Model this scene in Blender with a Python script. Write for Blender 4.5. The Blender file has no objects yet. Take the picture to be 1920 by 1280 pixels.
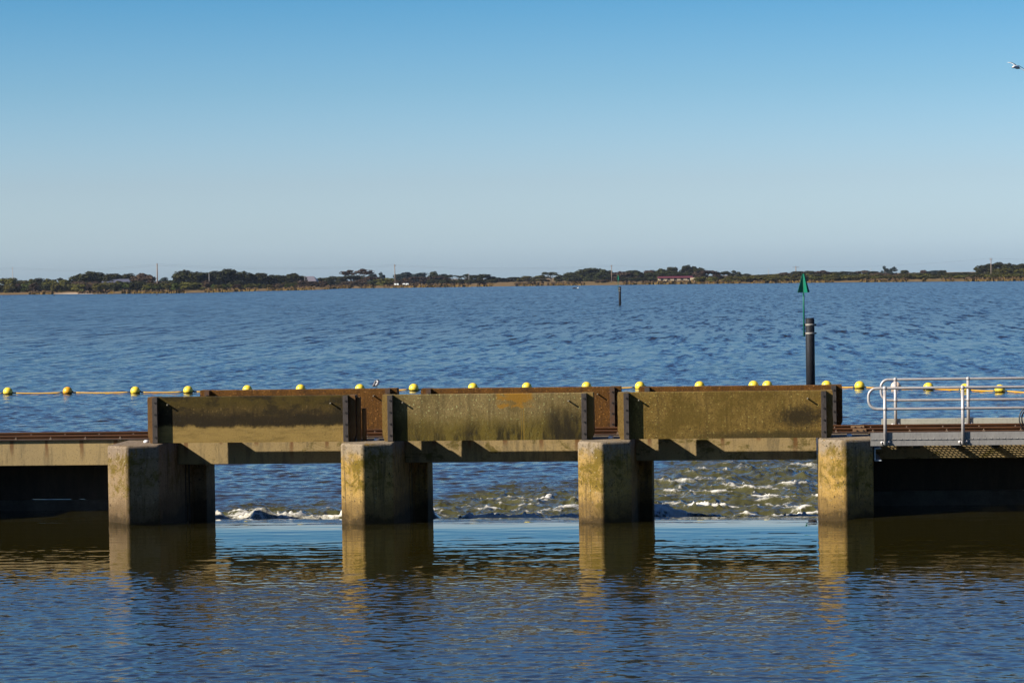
import bpy, bmesh, math, random
import numpy as np
from mathutils import Vector, Matrix

random.seed(7)
RNG = np.random.default_rng(11)
C = bpy.context.scene.collection
SC = bpy.context.scene

# ------------------------------------------------------------------ camera
CAM = np.array([12.0492, -49.8858, 4.5802])
YAW, PITCH, ROLL, FPX = -0.0944, -0.0246, -0.0146, 5000.0


def cam_axes():
    cy, sy = math.cos(YAW), math.sin(YAW)
    fw = np.array([sy, cy, 0.0]); rt = np.array([cy, -sy, 0.0]); up = np.array([0, 0, 1.0])
    cp, sp = math.cos(PITCH), math.sin(PITCH)
    f2 = fw * cp + up * sp; u2 = up * cp - fw * sp
    cr, sr = math.cos(ROLL), math.sin(ROLL)
    return rt * cr + u2 * sr, u2 * cr - rt * sr, f2


RT, UP, FW = cam_axes()


def ray(px, py):
    return FW + RT * (px - 960) / FPX + UP * (640 - py) / FPX


def at(px, py, Y=None, Z=None):
    d = ray(px, py)
    t = (Y - CAM[1]) / d[1] if Y is not None else (Z - CAM[2]) / d[2]
    return CAM + d * t


cam = bpy.data.cameras.new('camera')
cam.lens = FPX / 1920 * 36
cam.sensor_width = 36
cam.clip_start = 0.5
cam.clip_end = 40000
co = bpy.data.objects.new('camera', cam); C.objects.link(co)
M3 = Matrix(((RT[0], UP[0], -FW[0]), (RT[1], UP[1], -FW[1]), (RT[2], UP[2], -FW[2])))
co.matrix_world = Matrix.Translation(CAM.tolist()) @ M3.to_4x4()
SC.camera = co

# ------------------------------------------------------------------ light
SUN_DIR = Vector((1.8, 1.0, -1.22)).normalized()
sl = bpy.data.lights.new('sun', 'SUN'); sl.energy = 5.0; sl.angle = math.radians(0.5); sl.color = (1.0, 0.93, 0.82)
so = bpy.data.objects.new('sun', sl); C.objects.link(so)
so.rotation_euler = SUN_DIR.to_track_quat('-Z', 'Y').to_euler()
so.location = (-40, -30, 60)

W = bpy.data.worlds.new('World'); SC.world = W; W.use_nodes = True
wn = W.node_tree; wn.nodes.clear()
wo = wn.nodes.new('ShaderNodeOutputWorld'); bg = wn.nodes.new('ShaderNodeBackground')
sky = wn.nodes.new('ShaderNodeTexSky'); sky.sky_type = 'NISHITA'; sky.sun_disc = False
sky.sun_elevation = math.radians(30.6); sky.sun_rotation = math.radians(240.9)
sky.air_density = 1.0; sky.dust_density = 1.0; sky.ozone_density = 2.0
bg.inputs['Strength'].default_value = 0.05
tc = wn.nodes.new('ShaderNodeTexCoord'); sx = wn.nodes.new('ShaderNodeSeparateXYZ')
wn.links.new(tc.outputs['Generated'], sx.inputs[0])
# clear-air tint by elevation: pale haze on the horizon, deep blue above
vr = wn.nodes.new('ShaderNodeValToRGB')
e = vr.color_ramp
KT = 2.7
STOPS = [
    (0.000, (1.36, 1.76, 2.58)),
    (0.012, (1.32, 1.70, 2.45)),
    (0.035, (1.06, 1.33, 1.88)),
    (0.070, (0.68, 1.07, 1.50)),
    (0.105, (0.38, 0.87, 1.29)),
    (0.174, (0.44, 0.90, 1.42)),
    (0.340, (0.44, 0.84, 1.42)),
    (0.600, (0.15, 0.38, 0.85)),
    (1.000, (0.10, 0.26, 0.60)),
]
STOPS = [(p, tuple(v / KT for v in c)) for p, c in STOPS]
e.elements[0].position = STOPS[0][0]; e.elements[0].color = (*STOPS[0][1], 1)
e.elements[1].position = STOPS[-1][0]; e.elements[1].color = (*STOPS[-1][1], 1)
for p, c in STOPS[1:-1]:
    x = e.elements.new(p); x.color = (*c, 1)
wn.links.new(sx.outputs[2], vr.inputs[0])
mx = wn.nodes.new('ShaderNodeMixRGB'); mx.blend_type = 'MULTIPLY'; mx.inputs[0].default_value = 1.0
wn.links.new(sky.outputs[0], mx.inputs[1]); wn.links.new(vr.outputs[0], mx.inputs[2])
vs = wn.nodes.new('ShaderNodeVectorMath'); vs.operation = 'SCALE'; vs.inputs['Scale'].default_value = KT * 0.861
wn.links.new(mx.outputs[0], vs.inputs[0]); wn.links.new(vs.outputs[0], bg.inputs[0]); wn.links.new(bg.outputs[0], wo.inputs[0])

SC.view_settings.view_transform = 'Standard'
SC.view_settings.look = 'None'
SC.view_settings.exposure = 1.2
SC.view_settings.gamma = 1.0
SC.cycles.caustics_reflective = False
SC.cycles.caustics_refractive = False
SC.cycles.diffuse_bounces = 2

# ------------------------------------------------------------------ helpers
def tag(o, label=None, cat=None, group=None, kind=None):
    if label: o['label'] = label
    if cat: o['category'] = cat
    if group: o['group'] = group
    if kind: o['kind'] = kind
    return o


def empty(name, label, cat, loc=(0, 0, 0), rz=0.0, group=None):
    o = bpy.data.objects.new(name, None); C.objects.link(o)
    o.location = loc; o.rotation_euler = (0, 0, rz)
    o.empty_display_size = 0.2
    return tag(o, label, cat, group)


class MB:
    """collects shapes, builds ONE mesh object"""
    def __init__(s):
        s.v = []; s.f = []; s.smooth = []

    def add(s, vs, fs, smooth=False):
        n = len(s.v)
        s.v += [tuple(map(float, v)) for v in vs]
        s.f += [tuple(i + n for i in f) for f in fs]
        s.smooth += [smooth] * len(fs)
        return s

    def box(s, x0, x1, y0, y1, z0, z1):
        return s.add([(x0, y0, z0), (x1, y0, z0), (x1, y1, z0), (x0, y1, z0),
                      (x0, y0, z1), (x1, y0, z1), (x1, y1, z1), (x0, y1, z1)],
                     [(3, 2, 1, 0), (4, 5, 6, 7), (0, 1, 5, 4), (1, 2, 6, 5), (2, 3, 7, 6), (3, 0, 4, 7)])

    def prism(s, poly, z0, z1):          # poly counter-clockwise in XY
        n = len(poly)
        vs = [(x, y, z0) for x, y in poly] + [(x, y, z1) for x, y in poly]
        fs = [tuple(range(n - 1, -1, -1)), tuple(range(n, 2 * n))]
        fs += [(i, (i + 1) % n, n + (i + 1) % n, n + i) for i in range(n)]
        return s.add(vs, fs)

    def prism_x(s, poly, x0, x1):        # poly in YZ
        n = len(poly)
        vs = [(x0, y, z) for y, z in poly] + [(x1, y, z) for y, z in poly]
        fs = [tuple(range(n)), tuple(range(2 * n - 1, n - 1, -1))]
        fs += [(n + i, n + (i + 1) % n, (i + 1) % n, i) for i in range(n)]
        return s.add(vs, fs)

    def sweep(s, path, rad, n=10, cap=True, squash=None, smooth=True):
        """tube along path; rad number or list; squash list of (width,height) factors"""
        P = [Vector(p) for p in path]; m = len(P)
        R = rad if hasattr(rad, '__len__') else [rad] * m
        vs = []; fs = []
        up = Vector((0, 0, 1))
        prev = None
        for i, p in enumerate(P):
            t = (P[min(i + 1, m - 1)] - P[max(i - 1, 0)]).normalized()
            if prev is None:
                a = up if abs(t.z) < 0.9 else Vector((0, 1, 0))
                u = (a - t * a.dot(t)).normalized()
            else:
                u = (prev - t * prev.dot(t)).normalized()
            prev = u
            w = t.cross(u)
            sw, sh = squash[i] if squash else (1, 1)
            for k in range(n):
                an = 2 * math.pi * k / n
                vs.append(p + w * (math.cos(an) * R[i] * sw) + u * (math.sin(an) * R[i] * sh))
        for i in range(m - 1):
            for k in range(n):
                fs.append((i * n + k, i * n + (k + 1) % n, (i + 1) * n + (k + 1) % n, (i + 1) * n + k))
        if cap:
            fs.append(tuple(range(n - 1, -1, -1))); fs.append(tuple((m - 1) * n + k for k in range(n)))
        return s.add(vs, fs, smooth)

    def lathe(s, c, prof, n=16, smooth=True):   # prof list of (r,z) about vertical axis
        path = [(c[0], c[1], c[2] + z) for r, z in prof]
        vs = []; fs = []
        for r, z in prof:
            for k in range(n):
                a = 2 * math.pi * k / n
                vs.append((c[0] + r * math.cos(a), c[1] + r * math.sin(a), c[2] + z))
        for i in range(len(prof) - 1):
            for k in range(n):
                fs.append((i * n + k, i * n + (k + 1) % n, (i + 1) * n + (k + 1) % n, (i + 1) * n + k))
        fs.append(tuple(range(n - 1, -1, -1))); fs.append(tuple((len(prof) - 1) * n + k for k in range(n)))
        return s.add(vs, fs, smooth)

    def ball(s, c, r, n=12, sc=(1, 1, 1)):
        m = n // 2
        vs = [(c[0], c[1], c[2] - r * sc[2])]
        for i in range(1, m):
            th = -math.pi / 2 + math.pi * i / m
            for k in range(n):
                a = 2 * math.pi * k / n
                vs.append((c[0] + r * sc[0] * math.cos(th) * math.cos(a), c[1] + r * sc[1] * math.cos(th) * math.sin(a),
                           c[2] + r * sc[2] * math.sin(th)))
        vs.append((c[0], c[1], c[2] + r * sc[2]))
        fs = []
        for k in range(n):
            fs.append((0, 1 + (k + 1) % n, 1 + k))
            fs.append((len(vs) - 1, 1 + (m - 2) * n + k, 1 + (m - 2) * n + (k + 1) % n))
        for i in range(m - 2):
            for k in range(n):
                a = 1 + i * n
                fs.append((a + k, a + (k + 1) % n, a + n + (k + 1) % n, a + n + k))
        return s.add(vs, fs, True)

    def build(s, name, m, parent=None, bevel=0.0, seg=2, loc=None):
        me = bpy.data.meshes.new(name)
        me.from_pydata(s.v, [], s.f)
        me.polygons.foreach_set('use_smooth', s.smooth)
        me.materials.append(m)
        o = bpy.data.objects.new(name, me); C.objects.link(o)
        if loc is not None: o.location = loc
        if parent is not None: o.parent = parent
        if bevel:
            b = o.modifiers.new('bevel', 'BEVEL'); b.width = bevel; b.segments = seg
            b.limit_method = 'ANGLE'; b.angle_limit = math.radians(35)
        return o


KIDS = {}


def copy_tree(o, parent=None):
    c = o.copy(); C.objects.link(c)
    if parent is not None: c.parent = parent
    for ch in o.children:
        copy_tree(ch, c)
    return c


# ------------------------------------------------------------------ node helpers
ALB = 0.382      # overall reflectance of the weathered surfaces


class NT:
    def __init__(s, name):
        s.m = bpy.data.materials.new(name); s.m.use_nodes = True
        s.t = s.m.node_tree; s.b = s.t.nodes['Principled BSDF']; s.out = s.t.nodes['Material Output']
        s.b.inputs['Specular IOR Level'].default_value = 0.25

    def n(s, typ, **kw):
        x = s.t.nodes.new(typ)
        for k, v in kw.items(): setattr(x, k, v)
        return x

    def put(s, sock, v):
        if isinstance(v, bpy.types.NodeSocket): s.t.links.new(v, sock)
        elif v is not None:
            if isinstance(v, (tuple, list)) and len(v) == 3 and sock.type == 'RGBA': v = (*v, 1)
            sock.default_value = v

    def pos(s): return s.n('ShaderNodeNewGeometry').outputs['Position']
    def obj(s): return s.n('ShaderNodeTexCoord').outputs['Object']
    def rnd(s): return s.n('ShaderNodeObjectInfo').outputs['Random']

    def map(s, v, sc=(1, 1, 1), loc=(0, 0, 0)):
        x = s.n('ShaderNodeMapping'); s.put(x.inputs[0], v)
        x.inputs['Scale'].default_value = sc; x.inputs['Location'].default_value = loc
        return x.outputs[0]

    def noise(s, v, scale, detail=4, rough=0.6, dist=0.0):
        x = s.n('ShaderNodeTexNoise'); s.put(x.inputs['Vector'], v)
        x.inputs['Scale'].default_value = scale; x.inputs['Detail'].default_value = detail
        x.inputs['Roughness'].default_value = rough; x.inputs['Distortion'].default_value = dist
        return x.outputs['Fac']

    def sep(s, v):
        x = s.n('ShaderNodeSeparateXYZ'); s.put(x.inputs[0], v); return x.outputs

    def math(s, op, a, b=None, clamp=False):
        x = s.n('ShaderNodeMath', operation=op, use_clamp=clamp)
        s.put(x.inputs[0], a)
        if b is not None: s.put(x.inputs[1], b)
        return x.outputs[0]

    def rng(s, v, a, b, c=0.0, d=1.0, smooth=True):
        x = s.n('ShaderNodeMapRange'); x.interpolation_type = 'SMOOTHSTEP' if smooth else 'LINEAR'
        x.clamp = True
        for k, q in enumerate((v, a, b, c, d)): s.put(x.inputs[k], q)
        return x.outputs[0]

    def mix(s, f, a, b, mode='MIX'):
        x = s.n('ShaderNodeMixRGB', blend_type=mode)
        s.put(x.inputs[0], f); s.put(x.inputs[1], a); s.put(x.inputs[2], b)
        return x.outputs[0]

    def bump(s, h, strength=0.5, dist=0.01, normal=None):
        x = s.n('ShaderNodeBump'); s.put(x.inputs['Strength'], strength); s.put(x.inputs['Distance'], dist)
        s.put(x.inputs['Height'], h)
        if normal is not None: s.put(x.inputs['Normal'], normal)
        return x.outputs[0]

    def fin(s, col=None, rough=None, normal=None, metal=None, spec=None):
        if col is not None:
            if isinstance(col, (tuple, list)): col = tuple(v * ALB for v in col)
            else: col = s.mix(1.0, col, (ALB, ALB, ALB), 'MULTIPLY')
            s.put(s.b.inputs['Base Color'], col)
        if rough is not None: s.put(s.b.inputs['Roughness'], rough)
        if normal is not None: s.put(s.b.inputs['Normal'], normal)
        if metal is not None: s.put(s.b.inputs['Metallic'], metal)
        if spec is not None: s.put(s.b.inputs['Specular IOR Level'], spec)
        return s.m


def simple(name, c0, c1, scale=6.0, rough=0.7, bump=0.3, metal=0.0, spec=0.3, stretch=(1, 1, 1), bd=0.006):
    t = NT(name); v = t.map(t.pos(), stretch)
    f = t.noise(v, scale, 6, 0.65)
    g = t.noise(v, scale * 7, 3, 0.6)
    c = t.mix(t.rng(f, 0.3, 0.7), c0, c1)
    c = t.mix(t.rng(g, 0.45, 0.75, 0.0, 0.4), c, tuple(x * 0.45 for x in c0))
    return t.fin(c, rough, t.bump(g, bump, bd), metal, spec)


# ------------------------------------------------------------------ materials
def mat_pier():
    t = NT('pier_concrete'); p = t.pos(); x, y, z = t.sep(p)
    big = t.noise(p, 1.1, 5, 0.6); mid = t.noise(p, 5.0, 7, 0.75); fine = t.noise(p, 30, 4, 0.8)
    vert = t.noise(t.map(p, (10, 10, 0.6)), 1.0, 6, 0.7)
    c = t.mix(t.rng(big, 0.35, 0.65), (0.68, 0.43, 0.135), (0.78, 0.47, 0.11))
    grey = t.rng(t.math('ADD', t.math('MULTIPLY', mid, 0.8), t.math('MULTIPLY', big, 0.6)), 0.66, 0.86)
    c = t.mix(t.math('MULTIPLY', grey, 0.6), c, (0.50, 0.345, 0.185))
    # paler, pinkish bare top
    c = t.mix(t.rng(t.math('ADD', z, t.math('MULTIPLY', mid, 0.8)), 1.45, 1.80), c, (0.50, 0.39, 0.265))
    # the pier at the left end is greyer
    c = t.mix(t.rng(x, 1.0, 4.0, 0.7, 0.0), c, (0.40, 0.29, 0.20))
    c = t.mix(t.rng(vert, 0.50, 0.66, 0, 0.75), c, (0.19, 0.125, 0.05))
    # moss and lichen in clumps, thickest along the upper nose
    nose = t.math('MULTIPLY', t.rng(t.math('ABSOLUTE', t.math('SUBTRACT', t.math('PINGPONG', t.math('ADD', x, 0.06), 2.25), 0.0)), 0.30, 0.02), t.rng(y, 0.2, -0.1))
    ms = t.math('ADD', t.noise(p, 3.0, 7, 0.75, 0.5), t.math('ADD', t.math('MULTIPLY', t.math('MULTIPLY', t.rng(z, 0.35, 0.7), t.rng(z, 1.42, 1.2)), 0.09), t.math('MULTIPLY', nose, 0.07)))
    c = t.mix(t.rng(ms, 0.56, 0.72, 0, 0.85), c, (0.22, 0.150, 0.008))
    org = t.noise(t.map(p, (1, 1, 0.8), (4, 2, 7)), 3.2, 5, 0.65)
    c = t.mix(t.math('MULTIPLY', t.rng(org, 0.60, 0.68, 0, 0.8), t.rng(z, 0.8, 1.0)), c, (0.46, 0.25, 0.02))
    # pits and speckle
    c = t.mix(t.rng(fine, 0.52, 0.66, 0, 0.75), c, (0.13, 0.085, 0.035))
    pit = t.noise(p, 16, 3, 0.6)
    c = t.mix(t.rng(pit, 0.63, 0.68, 0, 0.8), c, (0.06, 0.042, 0.02))
    lich = t.noise(t.map(p, (1, 1, 1), (3, 5, 1)), 20, 2, 0.5)
    c = t.mix(t.rng(lich, 0.68, 0.71, 0, 0.8), c, (0.62, 0.52, 0.30))
    # wet, slimy band at the waterline with a ragged edge
    low = t.noise(p, 2.6, 6, 0.75)
    zr = t.math('ADD', z, t.math('ADD', t.math('MULTIPLY', t.math('SUBTRACT', low, 0.5), 0.75), t.math('MULTIPLY', t.math('SUBTRACT', vert, 0.5), 0.35)))
    wet = t.rng(zr, 0.22, 0.52, 1, 0)
    c = t.mix(t.math('MULTIPLY', wet, 0.62), c, (0.125, 0.075, 0.032))
    wet2 = t.rng(zr, -0.02, 0.20, 1, 0)
    c = t.mix(t.math('MULTIPLY', wet2, 0.8), c, (0.045, 0.030, 0.012))
    h = t.math('ADD', t.math('MULTIPLY', fine, 0.7), mid)
    return t.fin(c, 0.9, t.bump(h, 0.9, 0.016), spec=0.12)


def mat_beam():
    t = NT('deck_concrete'); p = t.pos(); x, y, z = t.sep(p)
    big = t.noise(p, 0.8, 5, 0.6); mid = t.noise(p, 6, 6, 0.7); fine = t.noise(p, 32, 4, 0.8)
    c = t.mix(t.rng(big, 0.35, 0.65), (0.55, 0.395, 0.180), (0.63, 0.445, 0.190))
    drip = t.noise(t.map(p, (6, 1, 0.9)), 1.0, 6, 0.7)
    c = t.mix(t.rng(drip, 0.48, 0.66, 0, 0.7), c, (0.27, 0.205, 0.105))
    # moss patches, growing toward the middle and right bays
    ms = t.math('ADD', t.noise(t.map(p, (1.0, 1, 1.6)), 2.2, 7, 0.75, 0.5), t.rng(x, -1.0, 6.0, -0.08, 0.04))
    c = t.mix(t.rng(ms, 0.55, 0.66, 0, 0.85), c, (0.165, 0.125, 0.012))
    # rust bleeding from the rail clips every 0.7 m
    q = t.math('ADD', x, 0.335)
    fr = t.math('ABSOLUTE', t.math('SUBTRACT', t.math('FRACT', t.math('DIVIDE', q, 0.7)), 0.5))
    wob = t.math('MULTIPLY', t.noise(t.map(p, (14, 1, 2.0)), 1.0, 3, 0.6), 0.11)
    cell = t.n('ShaderNodeTexWhiteNoise', noise_dimensions='1D'); t.put(cell.inputs['W'], t.math('FLOOR', t.math('DIVIDE', q, 0.7)))
    st = t.rng(t.math('ADD', fr, wob), 0.085, 0.135, 1, 0)
    ln = t.rng(z, t.math('ADD', t.math('MULTIPLY', cell.outputs['Value'], 0.45), 0.93), 1.42, 0, 1)
    c = t.mix(t.math('MULTIPLY', t.math('MULTIPLY', st, ln), 0.85), c, (0.25, 0.10, 0.028))
    pits = t.noise(p, 20, 2, 0.5)
    c = t.mix(t.rng(pits, 0.68, 0.74, 0, 0.8), c, (0.07, 0.06, 0.02))
    c = t.mix(t.rng(fine, 0.52, 0.66, 0, 0.6), c, (0.22, 0.165, 0.08))
    return t.fin(c, 0.85, t.bump(t.math('ADD', fine, mid), 0.6, 0.008), spec=0.2)


def log_base(t, p, c0, c1, speck=0.55):
    big = t.noise(p, 1.3, 6, 0.65); fine = t.noise(p, 30, 4, 0.8); med = t.noise(p, 9, 5, 0.7)
    c = t.mix(t.rng(big, 0.35, 0.65), c0, c1)
    run = t.noise(t.map(p, (11, 1, 0.7)), 1.0, 6, 0.7)
    c = t.mix(t.rng(run, 0.48, 0.68, 0, 0.6), c, tuple(v * 0.45 for v in c0))
    c = t.mix(t.rng(med, 0.5, 0.68, 0, 0.5), c, tuple(v * 0.55 for v in c0))
    c = t.mix(t.rng(fine, 0.48, 0.64, 0, speck), c, tuple(v * 0.3 for v in c0))
    lt = t.noise(p, 24, 2, 0.5)
    c = t.mix(t.rng(lt, 0.63, 0.67, 0, 0.7), c, tuple(min(0.7, v * 2.2 + 0.04) for v in c1))
    pit = t.noise(t.map(p, (1, 1, 1), (7, 1, 3)), 15, 3, 0.6)
    c = t.mix(t.rng(pit, 0.66, 0.70, 0, 0.7), c, tuple(v * 0.25 for v in c0))
    return c, fine


def mat_log(kind):
    t = NT('log_concrete_' + kind); p = t.obj(); x, y, z = t.sep(p)
    m = t.noise(p, 3.2, 7, 0.75); mb = t.noise(t.map(p, (0.8, 1, 1.6)), 1.0, 5, 0.7)
    zz = t.math('ADD', z, t.math('ADD', t.math('MULTIPLY', t.math('SUBTRACT', m, 0.5), 0.24), t.math('MULTIPLY', t.math('SUBTRACT', mb, 0.5), 0.16)))
    if kind == 'banded':
        c, fine = log_base(t, p, (0.105, 0.068, 0.014), (0.155, 0.098, 0.022))
        c = t.mix(t.rng(zz, 0.60, 0.76, 0, 0.7), c, (0.105, 0.072, 0.008))
        band = t.math('MULTIPLY', t.rng(zz, 0.46, 0.66, 1, 0), t.rng(zz, 0.29, 0.36))
        c = t.mix(t.math('MULTIPLY', band, 0.85), c, (0.026, 0.017, 0.006))
        bl = t.noise(t.map(p, (1.0, 1, 1.8), (3, 1, 1)), 1.6, 6, 0.72)
        c = t.mix(t.math('MULTIPLY', t.rng(bl, 0.47, 0.60), t.rng(zz, 0.3, 0.4, 0, 0.8)), c, (0.030, 0.021, 0.006))
        low = t.rng(zz, 0.27, 0.34, 1, 0)
        c = t.mix(t.math('MULTIPLY', low, t.rng(t.noise(t.map(p, (2, 1, 9)), 1.5, 5, 0.7), 0.25, 0.6, 0.45, 0.9)), c, (0.52, 0.34, 0.10))
        c = t.mix(t.math('MULTIPLY', t.rng(z, 0.10, 0.02), 0.0), c, (0.1, 0.08, 0.03))
    elif kind == 'mossy':
        c, fine = log_base(t, p, (0.33, 0.235, 0.085), (0.43, 0.305, 0.115))
        gr = t.rng(t.math('ADD', zz, t.math('MULTIPLY', t.noise(t.map(p, (5, 1, 1)), 1.2, 5, 0.7), -0.25)), 0.50, 0.05, 0, 0.8)
        c = t.mix(gr, c, (0.19, 0.135, 0.010))
        dk = t.noise(t.map(p, (3.2, 1, 0.75)), 1.6, 6, 0.7)
        dm = t.math('MULTIPLY', t.rng(zz, 0.48, 0.12), t.rng(dk, 0.42, 0.60))
        c = t.mix(t.math('MULTIPLY', dm, 0.9), c, (0.028, 0.021, 0.006))
        gb = t.noise(t.map(p, (0.9, 1, 1.2), (5, 2, 8)), 1.4, 6, 0.7)
        c = t.mix(t.rng(gb, 0.46, 0.64, 0, 0.55), c, (0.13, 0.088, 0.018))
        rt = t.math('MULTIPLY', t.rng(x, 2.95, 3.35), t.rng(zz, 0.70, 0.42))
        c = t.mix(t.math('MULTIPLY', rt, t.rng(t.noise(t.map(p, (4, 1, 1)), 2, 5, 0.7), 0.35, 0.55, 0.35, 0.9)), c, (0.03, 0.022, 0.008))
        wx = t.math('ADD', x, t.math('MULTIPLY', t.math('SUBTRACT', t.noise(p, 5, 5, 0.7), 0.5), 0.34))
        wz = t.math('ADD', z, t.math('MULTIPLY', t.math('SUBTRACT', t.noise(p, 7, 5, 0.7), 0.5), 0.20))
        pm = t.math('MULTIPLY', t.math('MULTIPLY', t.rng(wx, 2.18, 2.24), t.rng(wx, 2.92, 2.82)), t.rng(wz, 0.60, 0.64))
        hole = t.rng(t.noise(t.map(p, (1, 1, 2.0)), 4.0, 4, 0.6), 0.52, 0.58, 1, 0.25)
        c = t.mix(t.math('MULTIPLY', t.math('MULTIPLY', pm, hole), 0.85), c, (0.50, 0.24, 0.02))
        sk = t.noise(t.map(p, (34, 0.5, 0.12)), 1.0, 2, 0.5)
        sm = t.math('MULTIPLY', t.math('MULTIPLY', t.rng(x, 2.42, 2.46), t.rng(x, 2.82, 2.76)), t.rng(z, 0.68, 0.60))
        c = t.mix(t.math('MULTIPLY', t.math('MULTIPLY', sm, t.rng(sk, 0.55, 0.64)), 0.75), c, (0.42, 0.24, 0.03))
    elif kind == 'gritty':
        c, fine = log_base(t, p, (0.32, 0.195, 0.040), (0.38, 0.24, 0.055), 0.8)
        c = t.mix(t.rng(t.noise(p, 1.7, 6, 0.75), 0.42, 0.62, 0, 0.75), c, (0.165, 0.105, 0.014))
        dx = t.math('SUBTRACT', x, 3.45); dz = t.math('SUBTRACT', z, 0.40)
        d = t.math('SQRT', t.math('ADD', t.math('MULTIPLY', t.math('MULTIPLY', dx, dx), 0.55), t.math('MULTIPLY', t.math('MULTIPLY', dz, dz), 3.0)))
        dp = t.rng(t.math('ADD', d, t.math('MULTIPLY', t.noise(p, 14, 6, 0.8), 0.75)), 0.52, 0.86, 0.88, 0)
        c = t.mix(dp, c, (0.028, 0.02, 0.007))
        lo = t.math('MULTIPLY', t.rng(zz, 0.20, 0.05), t.rng(x, 0.8, 2.4))
        c = t.mix(t.math('MULTIPLY', lo, 0.75), c, (0.05, 0.04, 0.012))
    elif kind == 'rusty':
        c, fine = log_base(t, p, (0.20, 0.085, 0.014), (0.26, 0.11, 0.016), 0.75)
        c = t.mix(t.rng(t.noise(p, 2.2, 5, 0.7), 0.5, 0.66, 0, 0.75), c, (0.07, 0.033, 0.012))
    g = t.noise(p, 28, 5, 0.75)
    return t.fin(c, 0.88, t.bump(t.math('ADD', fine, g), 0.75, 0.010), spec=0.15)


M = {}
M['pier'] = mat_pier(); M['beam'] = mat_beam()
for k in ('banded', 'mossy', 'gritty', 'rusty'): M['log_' + k] = mat_log(k)
M['steel'] = simple('dark_steel', (0.075, 0.062, 0.055), (0.14, 0.112, 0.095), 5, 0.75, 0.4, 0.0, 0.2, (1, 1, 0.4))
M['rust_steel'] = simple('rusty_steel_strip', (0.16, 0.065, 0.02), (0.10, 0.075, 0.055), 4.5, 0.75, 0.5, 0.0, 0.3, (1, 1, 0.7))
M['bolt'] = simple('bolt_iron', (0.010, 0.007, 0.005), (0.018, 0.012, 0.008), 30, 0.6, 0.2)
M['timber_brown'] = simple('seal_timber_brown', (0.235, 0.115, 0.038), (0.31, 0.165, 0.055), 6, 0.85, 0.8, 0, 0.15, (1, 1, 0.5), 0.01)
M['timber_gold'] = simple('end_concrete_gold', (0.34, 0.205, 0.055), (0.42, 0.27, 0.085), 10, 0.9, 0.9, 0, 0.1, (1, 1, 1), 0.012)
M['pin'] = simple('pin_steel', (0.42, 0.37, 0.26), (0.30, 0.24, 0.15), 30, 0.5, 0.2)
M['rail'] = simple('rail_steel', (0.10, 0.040, 0.014), (0.16, 0.062, 0.018), 3, 0.8, 0.4, 0, 0.15, (0.6, 1, 1))
M['railbase'] = simple('rail_base_steel', (0.085, 0.052, 0.036), (0.125, 0.085, 0.065), 2.5, 0.8, 0.4, 0, 0.2, (0.5, 1, 1))
M['clip'] = simple('clip_rust', (0.30, 0.17, 0.09), (0.38, 0.28, 0.20), 20, 0.8, 0.3)
M['fish'] = simple('fishplate_tan', (0.34, 0.185, 0.085), (0.42, 0.26, 0.13), 9, 0.8, 0.4)
M['galv'] = simple('galvanised_steel', (0.40, 0.375, 0.345), (0.48, 0.45, 0.41), 5, 0.6, 0.15, 0.0, 0.3, (1, 1, 0.3))
M['tube'] = simple('rail_tube_alloy', (0.78, 0.715, 0.68), (0.90, 0.835, 0.79), 3, 0.42, 0.05, 0.2, 0.5)
M['kerb'] = simple('pale_kerb_steel', (0.62, 0.60, 0.48), (0.70, 0.67, 0.55), 3, 0.6, 0.1, 0, 0.3)
M['channel'] = simple('channel_steel', (0.62, 0.70, 0.74), (0.70, 0.78, 0.82), 6, 0.4, 0.1, 0.0, 0.5)  # sky reflected in the shaded steel, put into its base colour as light blue
M['grate'] = simple('grating_steel', (0.20, 0.20, 0.19), (0.26, 0.26, 0.25), 6, 0.55, 0.1, 0.2)
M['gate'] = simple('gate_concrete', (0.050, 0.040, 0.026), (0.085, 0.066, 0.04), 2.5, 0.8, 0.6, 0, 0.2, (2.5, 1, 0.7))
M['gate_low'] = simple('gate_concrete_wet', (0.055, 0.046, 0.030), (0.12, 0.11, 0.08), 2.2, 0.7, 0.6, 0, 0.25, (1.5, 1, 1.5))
M['cap'] = simple('cap_white', (1.3, 1.32, 1.35), (1.45, 1.45, 1.45), 10, 0.5, 0.05)
M['cable'] = simple('cable_black', (0.012, 0.014, 0.018), (0.02, 0.022, 0.026), 10, 0.4, 0.05)
M['pile'] = simple('pile_black', (0.012, 0.013, 0.017), (0.020, 0.021, 0.027), 3, 0.65, 0.15, 0, 0.2)
M['green'] = simple('marker_green', (0.005, 0.24, 0.14), (0.008, 0.29, 0.17), 4, 0.45, 0.05)
M['strap'] = simple('strap_alloy', (0.42, 0.38, 0.33), (0.58, 0.54, 0.48), 40, 0.5, 0.1)


# ------------------------------------------------------------------ BARRAGE: piers
S = 4.5
PIER_LABELS = [
    'grey concrete pier at the left end, between the closed bay and the first opening',
    'golden concrete pier with orange lichen, between the first and second openings',
    'golden concrete pier standing under the gap left of the gritty brown slab',
    'mossy concrete pier beside the steel walkway, with moss along its top edge',
]
pier_poly = [(0.0, -0.367), (0.54, 0.0), (0.54, 2.28), (0.40, 2.28), (0.40, 2.44), (0.54, 2.44), (0.54, 2.60),
             (0.40, 2.60), (0.40, 2.78), (0.54, 2.78), (0.54, 3.02), (0.80, 3.02), (0.80, 3.92),
             (-0.36, 3.92), (-0.36, 2.28), (-0.465, 1.6), (-0.465, 0.0)]
pbm = MB().prism(pier_poly, -2.2, 1.46)
p0 = empty('barrage_pier', PIER_LABELS[0], 'pier', (0, 0, 0), group='concrete barrage piers')
pb = pbm.build('pier_body', M['pier'], p0, bevel=0.045, seg=3)
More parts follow.
